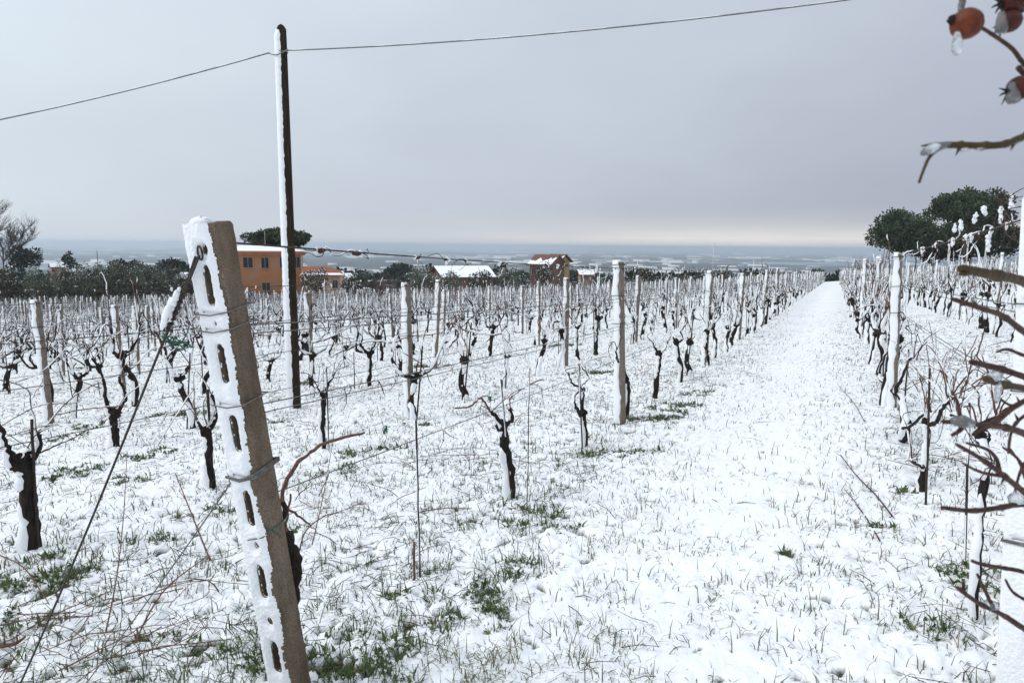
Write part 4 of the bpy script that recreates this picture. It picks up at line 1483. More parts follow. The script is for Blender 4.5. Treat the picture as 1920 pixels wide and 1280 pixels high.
TWIGS = []
for i in range(12):
    rd = random.Random(300 + i)
    TWIGS.append(twig_mb(rd, rd.uniform(.45, .95), rd.uniform(.0035, .0055)).me('twig', (CANER, CANE, CANER)[i % 3]))
PILES = [((860, 880), .42, 22, 'pile of red-brown prunings lying right of the tall black rod'),
         ((640, 960), .40, 16, 'scattered prunings lying between the leaning post and the tall black rod'),
         ((180, 1190), .40, 20, 'heap of prunings in the lower left corner beside the stay wire'),
         ((300, 1120), .32, 10, 'loose prunings between the two stay wires'),
         ((700, 735), .6, 18, 'bundle of prunings in front of the brown post'),
         ((560, 745), .6, 12, 'prunings around the foot of the utility pole'),
         ((270, 800), .6, 18, 'prunings lying under the Y-shaped vine'),
         ((140, 740), .7, 16, 'prunings at the foot of the posts near the left edge'),
         ((1010, 790), .5, 10, 'sparse prunings between the young vine and the twisted vine'),
         ((1310, 710), .6, 16, 'prunings along the first row left of the path beyond the second post'),
         ((1790, 690), .7, 26, 'brushwood behind the tall right-hand post'),
         ((1850, 660), .9, 22, 'brushwood between the first and second rows right of the path'),
         ((1760, 880), .3, 9, 'few prunings under the straight vine on the right'),
         ((920, 690), .8, 12, 'prunings in the alley behind the brown post'),
         ((430, 745), .7, 12, 'prunings in the alley just behind the leaning post'),
         ((1140, 740), .5, 8, 'prunings left of the second post')]
for i, ((px, py), rad, n_, lb) in enumerate(PILES):
    g = gp(px, py); rd = random.Random(i * 11 + 5)
    o = thing('pruning_pile', lb, 'prunings', (g.x, g.y, zg(g.x, g.y)), 0, 'piles of prunings on the snow')
    dirn = rd.uniform(0, 6.28)
    for j in range(n_):
        q = link('twig', TWIGS[rd.randrange(12)], o)
        an = rd.uniform(0, 6.28); rr_ = rad * math.sqrt(rd.random())
        q.location = (rr_ * math.cos(an) * 1.4, rr_ * math.sin(an), .045 + rd.uniform(0, .05) - (rr_ * math.cos(an) * 1.4) * 0 + CX * rr_ * math.cos(an) * 1.4 - MY * rr_ * math.sin(an))
        s_ = rd.uniform(.4, .8)
        q.scale = (s_, s_, s_); q.rotation_euler = (rd.uniform(-.3, .3), rd.uniform(-.16, .06), dirn + rd.gauss(0, .7) + (math.pi if rd.random() < .5 else 0))


def ground_stick(pxs, r, m, label, lift=.0, seed=0):
    P = [gp(*q) for q in pxs]
    org = P[0].copy()
    for i, p in enumerate(P): p.z = float(lump_z(np.array([p.x]), np.array([p.y]))[0]) + .016 + lift * (i / max(1, len(P) - 1))
    o = thing('fallen_cane', label, 'cane', org)
    Q = smoothline([p - org for p in P], 5)
    MB().tube(Q, lerpr(r, r * .55, len(Q)), 6).obj('stem', m, o)
    rd = random.Random(seed)
    for i in range(2, len(Q) - 1, 4):
        e_ = Vector((rd.uniform(-.05, .05), rd.uniform(-.05, .05), rd.uniform(.0, .05)))
        MB().tube([Q[i], Q[i] + e_ * .6, Q[i] + e_ * 1.3], [r * .5, r * .4, r * .3], 4).obj('side_shoot', m, o)


ground_stick([(1672, 982), (1640, 945), (1605, 905), (1575, 862)], .0055, CANE, 'long dark cane lying across the snow right of the path', 0, 1)
ground_stick([(1648, 1032), (1625, 985), (1600, 955), (1583, 930)], .0045, CANE, 'shorter cane below the long cane right of the path', 0, 2)
ground_stick([(1620, 798), (1600, 765), (1572, 730)], .004, CANE, 'thin cane on the snow at the right side of the path', 0, 3)
ground_stick([(200, 1205), (225, 1150), (240, 1060), (247, 970)], .004, CANER, 'upright red shoot between the two stay wires', .45, 4)
ground_stick([(395, 1068), (375, 1035), (352, 990), (332, 950)], .006, CANER, 'red-brown cane leaning left of the leaning post', .22, 5)
ground_stick([(562, 1050), (575, 1015), (610, 1000), (645, 1000)], .005, CANE, 'dark cane bent right at the foot of the leaning post', .1, 6)
ground_stick([(586, 1040), (605, 985), (618, 940), (630, 878)], .004, CANER, 'slim shoot rising right of the leaning post', .35, 7)
ground_stick([(255, 1220), (290, 1165), (325, 1122), (388, 1080)], .005, CANER, 'arched cane crossing the thin stay wire', .05, 8)
ground_stick([(0, 1055), (45, 1085), (80, 1130), (95, 1165)], .004, CANER, 'red shoot bowed over the green tussock at left', .05, 9)
ground_stick([(790, 966), (830, 967), (885, 968)], .004, CANER, 'red cane lying level right of the tall black rod', 0, 10)
ground_stick([(0, 1230), (30, 1225), (50, 1222)], .010, CANER, 'thick red-brown stub at the lower left edge', 0.02, 11)

# ------------------------------------------------------------------ houses
def face_cam(px, py, depth):
    p = pt(px, py, depth)
    d = ray(px, 460); rz = math.atan2(d.y, d.x) - math.pi / 2
    return p, rz


def house_window(parent, x, z, w_, h_, y, frame=FRAME):
    f = MB()
    t_ = .07
    f.box((x - w_ / 2 - t_, y - .10, z), (x - w_ / 2, y + .05, z + h_)).box((x + w_ / 2, y - .10, z), (x + w_ / 2 + t_, y + .05, z + h_))
    f.box((x - w_ / 2 - t_, y - .10, z + h_), (x + w_ / 2 + t_, y + .05, z + h_ + t_)).box((x - w_ / 2 - t_ * 1.6, y - .16, z - t_), (x + w_ / 2 + t_ * 1.6, y + .05, z))
    f.box((x - .025, y - .06, z), (x + .025, y + .0, z + h_))
    wn = f.obj('window', frame, parent, False)
    MB().box((x - w_ / 2, y - .035, z), (x + w_ / 2, y - .012, z + h_)).obj('pane', PANE, wn, False)
    return wn


S_ = 105 / FPX      # metres per picture unit at the orange house
p, rz = face_cam(500, 558, 105)
o = thing('orange_house', 'weathered orange two-storey house with snow on its roof behind the utility pole', 'house', p, rz)
hx = lambda px: (px - 500) * S_
hz2 = lambda py: (558 - py) * S_
x0, x1, zt_ = hx(425), hx(567), hz2(479)
MB().box((x0, 0, -4), (x1, 9, zt_)).obj('wall', ORANGE, o, False)
MB().poly([(x0 - .35, -.35, zt_), (x1 + .35, -.35, zt_), (x1 + .5, -.5, zt_ + .45), (x0 - .5, -.5, zt_ + .45), (x0 - .35, .2, zt_), (x1 + .35, .2, zt_), (x1 + .5, .2, zt_ + .45), (x0 - .5, .2, zt_ + .45)],
           [(0, 1, 2, 3), (0, 4, 5, 1), (1, 5, 6, 2), (4, 0, 3, 7), (3, 2, 6, 7), (5, 4, 7, 6)]).obj('cornice', CORNICE, o, False)
rfz = zt_ + .46
rf = MB().poly([(x0 - .6, -.7, rfz), (x1 + .6, -.7, rfz), (x1 + .6, 9.6, rfz), (x0 - .6, 9.6, rfz), (x0 + 2.5, 4.4, rfz + .80), (x1 - 3, 4.4, rfz + .80),
                (x0 - .6, -.7, rfz - .14), (x1 + .6, -.7, rfz - .14), (x1 + .6, 9.6, rfz - .14), (x0 - .6, 9.6, rfz - .14)],
               [(0, 1, 5, 4), (1, 2, 5), (2, 3, 4, 5), (3, 0, 4), (6, 7, 1, 0), (7, 8, 2, 1), (8, 9, 3, 2), (9, 6, 0, 3), (9, 8, 7, 6)]).obj('roof', ROOFT, o, False)
MB().poly([(x0 - .5, .35, rfz + .18), (x1 + .5, .35, rfz + .18), (x1 + .6, 9.5, rfz + .03), (x0 - .6, 9.5, rfz + .03), (x0 + 2.5, 4.4, rfz + .95), (x1 - 3, 4.4, rfz + .95)],
          [(0, 1, 5, 4), (1, 2, 5), (2, 3, 4, 5), (3, 0, 4)]).obj('snow_cover', SNOW, rf, False)
cm_ = MB().box((hx(548), 3, rfz + .4), (hx(554), 3.6, hz2(444))).box((hx(546.5), 2.9, hz2(444)), (hx(555.5), 3.7, hz2(440))).obj('chimney', CORNICE, rf, False)
MB().tube([(hx(501), 3, rfz + .8), (hx(501), 3, hz2(434))], .05, 5).obj('antenna', FRAME, rf)
for (px, py, w_, h_) in ((470, 502, 1.35, 1.55), (499.5, 503, 1.05, 1.6), (556, 502, .95, 1.65), (500, 544, 1.1, 1.15), (470, 562, 1.3, 1.2), (532, 502, 1.0, 1.6)):
    house_window(o, hx(px), hz2(py), w_, h_, -.02)
MB().tube([(hx(563), -.32, zt_ + .3), (hx(565), -.2, zt_ - .2), (hx(565), -.12, zt_ - .6), (hx(565), -.12, -3)], .075, 6).obj('downpipe', PIPE, o)
MB().box((hx(498), -.05, -3.5), (hx(509), .1, hz2(548))).obj('doorway', DARKW, o, False)

# annex right of the house
p, rz = face_cam(605, 553, 101)
o = thing('low_annex', 'low beige outbuilding with snowy hipped roof right of the orange house', 'outbuilding', p, rz)
S2 = 101 / FPX
ax_ = lambda px: (px - 605) * S2
az2 = lambda py: (553 - py) * S2
MB().box((ax_(572), 0, -4), (ax_(638), 6, az2(516.5))).obj('wall', BEIGE, o, False)
e0, e1, ez = ax_(566), ax_(647), az2(516)
rf = MB().poly([(e0, -.6, ez), (e1, -.6, ez), (e1, 6.6, ez + .3), (e0, 6.6, ez + .3), (ax_(572), 3.4, az2(501)), (ax_(614), 3.4, az2(501)), (e0, -.6, ez - .12), (e1, -.6, ez - .12), (e1, 6.6, ez + .18), (e0, 6.6, ez + .18)],
               [(0, 1, 5, 4), (1, 2, 5), (2, 3, 4, 5), (3, 0, 4), (6, 7, 1, 0), (7, 8, 2, 1), (8, 9, 3, 2), (9, 6, 0, 3), (9, 8, 7, 6)]).obj('roof', ROOFT, o, False)
MB().poly([(e0, -.5, ez + .05), (e1 - .1, -.5, ez + .05), (ax_(612), 3.2, az2(502.5)), (ax_(577), 3.0, az2(502.8)), (e1 - .1, 6.5, ez + .36)], [(0, 1, 2, 3), (1, 4, 2)]).obj('snow_cover', SNOW, rf, False)
MB().box((ax_(571), -.25, az2(513)), (ax_(576), 0, az2(500))).obj('chimney', CORNICE, rf, False)
house_window(o, ax_(628), az2(540), .7, 1.1, -.02)


def gable_house(name, label, px, py, depth, wpx, wall_h, roof_h, dep, wallm, yaw, wins=(), snow=True, over=.5, roofm=ROOFT, cut=0.0, group=None):
    rdm = random.Random(int(px))
    p, rz = face_cam(px, py, depth)
    o = thing(name, label, 'house', p, rz + yaw, group)
    s_ = depth / FPX
    hw = wpx * s_ / 2
    MB().poly([(-hw, 0, -6), (hw, 0, -6), (hw, dep, -6), (-hw, dep, -6), (-hw, 0, wall_h), (hw, 0, wall_h), (hw, dep, wall_h), (-hw, dep, wall_h), (-hw, dep / 2, wall_h + roof_h), (hw, dep / 2, wall_h + roof_h)],
              [(0, 1, 5, 4), (1, 2, 6, 9, 5), (2, 3, 7, 6), (3, 0, 4, 8, 7)]).obj('wall', wallm, o, False)
    k = roof_h / (dep / 2)
    def slab(z):
        return [(-hw - over, -over, wall_h - over * k + z), (hw + over, -over, wall_h - over * k + z), (hw + over, dep / 2, wall_h + roof_h + z), (-hw - over, dep / 2, wall_h + roof_h + z),
                (hw + over, dep + over, wall_h - over * k + z), (-hw - over, dep + over, wall_h - over * k + z)]
    rv = slab(.02) + slab(.2)
    rf = MB().poly(rv, [(6, 7, 8, 9), (9, 8, 10, 11), (0, 1, 7, 6), (1, 2, 8, 7), (2, 4, 10, 8), (4, 5, 11, 10), (5, 3, 9, 11), (3, 0, 6, 9), (1, 0, 3, 2), (2, 3, 5, 4)]).obj('roof', roofm, o, False)
    if snow:
        sv = [Vector(q) + Vector((0, 0, .0)) for q in slab(.23)]
        sv[0] += Vector((.1, .2, .2 * k)); sv[1] += Vector((-.1, .2, .2 * k)); sv[4] += Vector((-.1, -.2, .2 * k)); sv[5] += Vector((.1, -.2, .2 * k))
        if cut:      # snow has slid off the upper part of the slopes
            nseg = 14; vs_, fs_ = [], []
            for (a_, b_, c_, d_) in ((0, 1, 2, 3), (5, 4, 2, 3)):
                n0 = len(vs_)
                for i_ in range(nseg + 1):
                    t_ = i_ / nseg; lo_ = sv[a_].lerp(sv[b_], t_); hi_ = sv[d_].lerp(sv[c_], t_)
                    vs_ += [lo_, lo_.lerp(hi_, min(1, max(.12, 1 - cut + rdm.uniform(-.22, .22))))]
                fs_ += [(n0 + 2 * i_, n0 + 2 * i_ + 2, n0 + 2 * i_ + 3, n0 + 2 * i_ + 1) for i_ in range(nseg)]
            MB().poly(vs_, fs_).obj('snow_cover', SNOW, rf, False)
        else:
            MB().poly([tuple(q) for q in sv], [(0, 1, 2, 3), (3, 2, 4, 5)]).obj('snow_cover', SNOW, rf, False)
    for (wx, wz, ww, wh) in wins: house_window(o, wx, wz, ww, wh, -.02)
    return o


gable_house('snowy_barn', 'low red-brown barn under a broad white roof in mid distance', 880, 531, 108, 96, .9, 1.5, 9, BRICK, .30, wins=((-3, -1.2, .9, 1), (1, -1.2, .9, 1)), over=.6, roofm=DARKW)
gable_house('brick_house', 'brown house with stepped snowy roofs right of the barn', 1012, 517, 120, 44, 2.0, 1.5, 5, BRICK, -.55, wins=((-1.2, .2, .8, 1.1), (1.0, .2, .8, 1.1)), cut=.5, roofm=DARKR)
gable_house('tower_annex', 'small ochre gable rising behind the brown house', 1036, 515, 127, 26, 2.5, 1.1, 4, YELW, -.55, wins=((0, 1.0, .6, .9),), cut=.4, roofm=DARKR)
gable_house('garden_shed', 'small shed with white roof above the far rows', 1100, 520, 135, 22, .5, .8, 3, BEIGE, .2)
gable_house('pink_house', 'small pink house beyond the hedge at the far left', 110, 513, 330, 22, 3.2, 1.8, 5, PINKW, .15, wins=((-2, .9, 1, 1.2), (1.5, .9, 1, 1.2)))
gable_house('hamlet_house', 'tiny roof among trees just right of the annex', 655, 528, 200, 18, 1.0, 1.2, 5, PINKW, .5)
gable_house('white_cottage', 'small white-roofed cottage left of the leaning post', 345, 532, 150, 22, 1.0, 1.2, 5, BEIGE, -.4)

# parked car under snow
p, rz = face_cam(668, 553, 98)
o = thing('parked_car', 'parked car buried in snow between the annex and the brown post', 'car', p, rz + .1)
MB().poly([(-2.0, 0, .3), (2.0, 0, .3), (2.0, 1.6, .3), (-2.0, 1.6, .3), (-2.0, 0, .85), (2.0, 0, .8), (2.0, 1.6, .8), (-2.0, 1.6, .85)],
           [(0, 1, 5, 4), (1, 2, 6, 5), (2, 3, 7, 6), (3, 0, 4, 7), (4, 5, 6, 7)]).obj('body', CARP, o, False)
cb = MB().poly([(-1.7, .05, .85), (1.1, .05, .82), (1.1, 1.55, .82), (-1.7, 1.55, .85), (-1.3, .2, 1.38), (.5, .2, 1.38), (.5, 1.4, 1.38), (-1.3, 1.4, 1.38)],
               [(0, 1, 5, 4), (1, 2, 6, 5), (2, 3, 7, 6), (3, 0, 4, 7), (4, 5, 6, 7)]).obj('cabin', PANE, o, False)
MB().box((-1.4, .15, 1.39), (.6, 1.45, 1.52)).box((1.1, .05, .83), (2.0, 1.55, .93)).obj('snow_cover', SNOW, o, False)
for wx in (-1.25, 1.25):
    for wy in (.02, 1.58):
        MB().tube([(wx, wy - .1, .32), (wx, wy + .1, .32)], .32, 12).obj('wheel', TYRE, o)


# ------------------------------------------------------------------ trees and shrubs
def leaf_cloud(clumps, per, size, seed, up=.0, shell=.55, flat=.35):
    """many small leaf sprays filling the given clumps (centre, radii)"""
    g = np.random.default_rng(seed)
    C, RR = [], []
    for c_, r_ in clumps:
        k = max(8, int(per * (r_[0] * r_[1] * r_[2]) ** .45))
        d = g.standard_normal((k, 3)); d /= np.linalg.norm(d, axis=1)[:, None]
        rad = shell + (1 - shell) * g.random(k) ** .5
        rad *= 1 + .12 * g.standard_normal(k)
        C.append(np.array(c_) + d * rad[:, None] * np.array(r_)); RR.append(d)
    P = np.concatenate(C); Dn = np.concatenate(RR)
    n_ = len(P)
    ax = Dn + g.standard_normal((n_, 3)) * .6 + np.array([0, 0, up]); ax /= np.linalg.norm(ax, axis=1)[:, None]
    rn = g.standard_normal((n_, 3)); sd = np.cross(ax, rn); sd /= np.linalg.norm(sd, axis=1)[:, None]
    s_ = size * g.uniform(.6, 1.4, n_)
    a, b_ = ax * s_[:, None], sd * (s_ * flat)[:, None]
    VV_ = np.stack([P - b_ * .5, P + a * .55 - b_, P + a * 1.1, P + a * .5 + b_], 1).reshape(-1, 3)
    FF_ = (np.arange(n_) * 4)[:, None] + np.array([[0, 1, 2, 3]])
    return VV_, FF_


def clump_set(rd, n_, rx, ry, rz, c=(0, 0, 0), cr=(.25, .4), dome=False):
    out = []
    for _ in range(n_):
        while True:
            q = (rd.uniform(-1, 1), rd.uniform(-1, 1), rd.uniform(-1, 1))
            l = math.sqrt(sum(v * v for v in q))
            if l <= 1 and (not dome or q[2] > -.35): break
        k = rd.uniform(*cr)
        out.append(((c[0] + q[0] * rx * .82, c[1] + q[1] * ry * .82, c[2] + q[2] * rz * .82), (k * rx * .75, k * ry * .75, k * min(rx, rz * 1.3))))
    return out


def tree(name, label, cat, px, py_base, depth, wpx, hpx, crown_h, leaf, n_cl, per, size, seed, group=None, dome=False, limbs=4, snow=0.0, dep=1.0, zoff=None, trunk_r=None, shell=.55, cr=(.25, .4)):
    p = pt(px, py_base, depth)
    o = thing(name, label, cat, p, 0, group)
    s_ = depth / FPX
    H, W = hpx * s_, wpx * s_
    rd = random.Random(seed)
    ch = H * crown_h
    cz = H - ch / 2
    tr = MB()
    r0 = trunk_r or max(.08, W * .025)
    tr.tube(smoothline([(0, 0, -6 if dome else -1.0), (rd.uniform(-.05, .05) * W, 0, cz * .4), (rd.uniform(-.04, .04) * W, 0, cz - ch * .2)], 4), lerpr(r0, r0 * .6, 9), 7)
    for i in range(limbs):
        an = i * 6.28 / limbs + rd.uniform(-.3, .3)
        st = Vector((0, 0, cz - ch * rd.uniform(.3, .5)))
        en = Vector((math.cos(an) * W * .33, math.sin(an) * W * .33 * dep, cz + ch * rd.uniform(-.15, .2)))
        tr.tube(smoothline([st, (st + en) / 2 + Vector((0, 0, -ch * .06)), en], 3), lerpr(r0 * .5, r0 * .18, 7), 5)
    tr.obj('trunk', TRUNK, o)
    cl = clump_set(rd, n_cl, W / 2, W / 2 * dep, ch / 2, (0, 0, cz), cr=cr, dome=dome)
    v, f = leaf_cloud(cl, per, size, seed, up=.3, shell=shell)
    link('crown', np_mesh('crown', v, f, [leaf], smooth=False), o)
    if snow:
        cl2 = [((c_[0], c_[1], c_[2] + r_[2] * .75), (r_[0] * .8, r_[1] * .8, r_[2] * .3)) for c_, r_ in cl]
        v, f = leaf_cloud(cl2, per * snow, size * .7, seed + 1, up=.2, shell=.3)
        link('snow_cover', np_mesh('snow_cover', v, f, [SNOW], smooth=False), o)
    return o


tree('umbrella_pine', 'broad umbrella pine rising behind the orange house', 'tree', 528, 535, 125, 134, 104, .38, PINE, 65, 190, .40, 1, dome=True, cr=(.15, .32), shell=.35)
tree('umbrella_pine', 'rounded umbrella pine left of the group at the right', 'tree', 1682, 505, 150, 120, 105, .84, PINE, 80, 150, .50, 2, dome=True, dep=.8, cr=(.18, .36), shell=.4)
tree('umbrella_pine', 'tallest umbrella pine with wide flat crown at the right', 'tree', 1812, 502, 150, 166, 141, .52, PINE, 90, 150, .50, 3, dome=True, dep=.8, cr=(.15, .32), shell=.35)
tree('umbrella_pine', 'low spreading pine under the tallest one at the right', 'tree', 1820, 498, 165, 160, 82, .95, PINE, 80, 130, .50, 4, dome=True, dep=.8, cr=(.2, .36), shell=.35)
tree('umbrella_pine', 'small dark pine between the two big crowns at right', 'tree', 1745, 502, 170, 96, 74, .95, DARKT, 50, 120, .46, 14, dome=True, dep=.8)
tree('cypress', 'small dark cypress at the far end of the path', 'tree', 1569, 535, 160, 9, 36, .95, DARKT, 12, 90, .4, 5)
tree('dark_shrub', 'low dark bush at the far end of the path', 'shrub', 1558, 534, 165, 22, 18, .95, DARKT, 10, 60, .4, 6)
tree('round_tree', 'dark round-topped tree beyond the hedge at the far left', 'tree', 135, 520, 300, 24, 50, .85, DARKT, 16, 40, .9, 7)
tree('dark_tree', 'dark wide tree below the bare tree at left', 'tree', 45, 505, 260, 56, 40, .9, DARKT, 24, 40, .9, 8)
tree('dark_pine', 'broad dark pine in the middle of the left background', 'tree', 245, 522, 280, 74, 34, .9, DARKT, 26, 40, .9, 9, dome=True)
tree('dark_pine', 'dark pine just left of the leaning post top', 'tree', 325, 522, 280, 80, 32, .9, DARKT, 26, 40, .9, 10, dome=True)
tree('dark_pine', 'hazy dark wood hump between bare bush and barn', 'tree', 752, 528, 420, 70, 30, .95, DARKT, 26, 30, 1.4, 11, dome=True)
# frosted olives along the edge of the field
OL = [(20, 82, 60), (75, 70, 62), (125, 66, 60), (175, 78, 66), (228, 84, 66), (280, 76, 62), (322, 60, 52), (358, 50, 46)]
for i, (px, wv, hv) in enumerate(OL):
    tree('olive_tree', '%s frosted olive counted from the left edge along the field hedge' % ORD[i], 'tree', px, 590 - px * .035, 104, wv * 1.2, hv + 26, .95, OLIVE if i not in (0, 7) else SCRUB, 36, 190, .2, 40 + i,
         'olives at the edge of the field', limbs=3, snow=.008, dep=.7)
SH = [(592, 545, 74, 44, SCRUB, 'leafy evergreen shrub in front of the annex'), (660, 552, 44, 40, SCRUB, 'small evergreen shrub behind the parked car'),
      (790, 548, 84, 46, OLIVE, 'wide grey-green frosted shrub left of the barn'), (845, 545, 60, 34, OLIVE, 'frosted shrub in front of the barn wall'),
      (900, 540, 66, 30, SCRUB, 'brownish low shrub below the white barn roof'), (955, 535, 64, 32, OLIVE, 'frosted shrub between barn and brown house'),
      (1018, 530, 60, 34, SCRUB, 'brown shrub before the brown house'), (1210, 517, 40, 14, SCRUB, 'low bush beyond the far rows left of the thin mast'),
      (1355, 518, 40, 15, SCRUB, 'low bush beyond the far rows right of the thin mast'), (470, 566, 50, 20, SCRUB, 'low scrub at the foot of the orange house')]
for i, (px, py, wv, hv, lm, lb) in enumerate(SH):
    tree('frosted_shrub', lb, 'shrub', px, py + 8, 96 if px < 1100 else 138, wv, hv + 8, .95, lm, 24, 120, .22, 70 + i, limbs=3, snow=.025, dep=.7)


def bare_tree(name, label, cat, px, py, depth, wpx, hpx, seed, m, levels=4, nb=3, base_r=.12, stems=1):
    p = pt(px, py, depth)
    o = thing(name, label, cat, p)
    s_ = depth / FPX
    H, W = hpx * s_, wpx * s_
    rd = random.Random(seed)
    tr, tw = MB(), MB()

    def grow(q, d, ln, r_, lv):
        pts = [q]; dd_ = d.copy()
        for i in range(3):
            dd_ = (dd_ + Vector((rd.uniform(-.25, .25), rd.uniform(-.25, .25), rd.uniform(-.05, .22)))).normalized()
            pts.append(pts[-1] + dd_ * ln / 3)
        (tr if lv >= levels - 1 else tw).tube(pts, lerpr(r_, r_ * .6, 4), 5 if lv >= levels - 1 else 3, caps=False)
        if lv == 0: return
        for i in range(nb + (1 if lv < levels - 1 else 0)):
            b_ = pts[rd.randint(1, 3)]
            dn = (dd_ + Vector((rd.uniform(-1, 1) * W / H * 1.1, rd.uniform(-1, 1) * W / H * .8, rd.uniform(-.25, .6)))).normalized()
            grow(b_, dn, ln * rd.uniform(.55, .8), r_ * .64, lv - 1)
    for s2 in range(stems):
        d0 = Vector((rd.uniform(-.6, .6) * (stems > 1), rd.uniform(-.4, .4) * (stems > 1), 1)).normalized()
        grow(Vector((rd.uniform(-.3, .3) * W * (stems > 1), 0, -1)), d0, H * .42, base_r, levels)
    tr.obj('trunk', m, o)
    q = tw.obj('twigs', m, o); q['kind'] = 'stuff'


bare_tree('bare_tree', 'tall leafless tree at the far left edge', 'tree', 8, 520, 130, 165, 140, 2, BARE, 5, 4, .2)
bare_tree('bare_tree', 'small leafless tree beyond the hedge at far left', 'tree', 72, 512, 280, 26, 50, 3, BARE, 4, 3, .16)
bare_tree('bare_bush', 'reddish leafless bush between the car and the brown post', 'shrub', 705, 560, 96, 90, 70, 5, BARER, 4, 3, .05, 6)
bare_tree('bare_bush', 'leafless brown bush before the brown house', 'shrub', 1008, 530, 112, 60, 46, 6, BARER, 4, 3, .04, 5)
bare_tree('bare_bush', 'thin leafless bush right of the frosted barn shrub', 'shrub', 945, 522, 118, 40, 36, 7, BARE, 4, 3, .04, 4)

# woods on the slope below, too far to tell tree from tree
rd = random.Random(77)
cl = []
for i in range(360):
    ph = math.radians(rd.uniform(-68, 14)); rb_ = float(rbound(np.array([math.sin(ph)]), np.array([math.cos(ph)]))[0])
    r_ = rb_ + 60 + 700 * rd.random() ** .8
    x, y = r_ * math.sin(ph), r_ * math.cos(ph)
    hgt = rd.uniform(3, 7.5) * (1 if r_ > rb_ + 120 else .55)
    cl.append(((x, y, zg(x, y) + hgt * .45), (rd.uniform(3, 8), rd.uniform(3, 8), hgt * .55)))
v, f = leaf_cloud(cl, 9, 1.7, 5, up=.4, shell=.5, flat=.5)
o = link('far_woods', np_mesh('far_woods', v, f, [DARKT], smooth=False)); o['kind'] = 'stuff'; o['category'] = 'woods'; o['label'] = 'dark far-off woods on the slope above the plain'


for nm, lb, m_, cnt_, wr, hr, sd in (('distant_town', 'pale specks of towns scattered over the hazy plain', FRAMEW, 900, (25, 150), (10, 26), 3), ('distant_woods', 'dark tree belts across the hazy plain', DARKT, 1300, (60, 420), (9, 20), 4)):
    g = np.random.default_rng(sd)
    ph = np.radians(g.uniform(-72, 20, cnt_)); r_ = 3600 * (22000 / 3600) ** g.random(cnt_)
    x, y = r_ * np.sin(ph), r_ * np.cos(ph)
    kp = vnoise(x / 1500, y / 1500, sd + 50) > .38
    x, y, r_ = x[kp], y[kp], r_[kp]; cnt_ = len(x)
    wx = g.uniform(*wr, cnt_) * .5 * (.6 + r_ / 9000); wy = g.uniform(*wr, cnt_) * .3; hh = g.uniform(*hr, cnt_)
    z0 = base_z(x, y) - .5
    cs = np.array([(-1, -1, 0), (1, -1, 0), (1, 1, 0), (-1, 1, 0), (-.9, -.8, 1), (.9, -.8, 1), (.8, .8, 1), (-.8, .9, 1)], float)
    VV_ = np.stack([x[:, None] + cs[None, :, 0] * wx[:, None], y[:, None] + cs[None, :, 1] * wy[:, None], z0[:, None] + cs[None, :, 2] * (hh + .5)[:, None]], -1).reshape(-1, 3)
    FF_ = np.concatenate([(np.arange(cnt_) * 8)[:, None] + np.array([q]) for q in ((4, 5, 6, 7), (0, 1, 5, 4), (1, 2, 6, 5), (2, 3, 7, 6), (3, 0, 4, 7))], 0)
    o = link(nm, np_mesh(nm, VV_, FF_, [m_], smooth=False)); o['kind'] = 'stuff'; o['category'] = nm.split('_')[1]; o['label'] = lb


# thin masts and poles far off
def mast(px, py0, py1, depth, r_, label, m=PIPE, name='thin_mast', cat='mast'):
    a = pt(px, py0, depth); b_ = pt(px, py1, depth)
    o = thing(name, label, cat, a)
    MB().tube([(0, 0, -2), (0, 0, (b_ - a).z)], [r_, r_ * .8], 6).obj('shaft', m, o)
    return o


mast(1336, 516, 455, 150, .10, 'thin pale mast standing beyond the far rows')
mast(185, 515, 470, 320, .16, 'distant wooden power pole over the left hedge', WOODO)
mast(1776, 500, 452, 120, .13, 'white fence pole under the pines, left of three', PIPE, 'fence_pole', 'pole')
mast(1811, 500, 448, 120, .13, 'white fence pole under the pines, middle of three', PIPE, 'fence_pole', 'pole')
mast(1845, 500, 455, 120, .12, 'white fence pole under the pines, right of three', PIPE, 'fence_pole', 'pole')

# ------------------------------------------------------------------ rose twigs with hips and ice close at the right
stem_pts = [pt(2060, 1500, .80), pt(2050, 1100, .74), pt(2055, 760, .68), pt(2060, 420, .62), pt(2040, 150, .56), pt(2010, -60, .52)]
root = gp(2100, 1500); root = Vector((stem_pts[0].x + .05, stem_pts[0].y, zg(stem_pts[0].x, stem_pts[0].y) - .05))
o = thing('rose_bush', 'leafless rose bush with icy twigs and red hips reaching in at the right edge', 'shrub', root)
ORG = root
mainst = smoothline([root] + stem_pts, 6)
MB().tube([p - ORG for p in mainst], lerpr(.008, .004, len(mainst)), 7).obj('stem', TWIG, o)
stem2 = smoothline([root + Vector((.03, .02, 0)), pt(2030, 1250, .66), pt(2000, 1060, .60), pt(1985, 900, .58)], 6)
MB().tube([p - ORG for p in stem2], lerpr(.007, .004, len(stem2)), 7).obj('stem', TWIG, o)


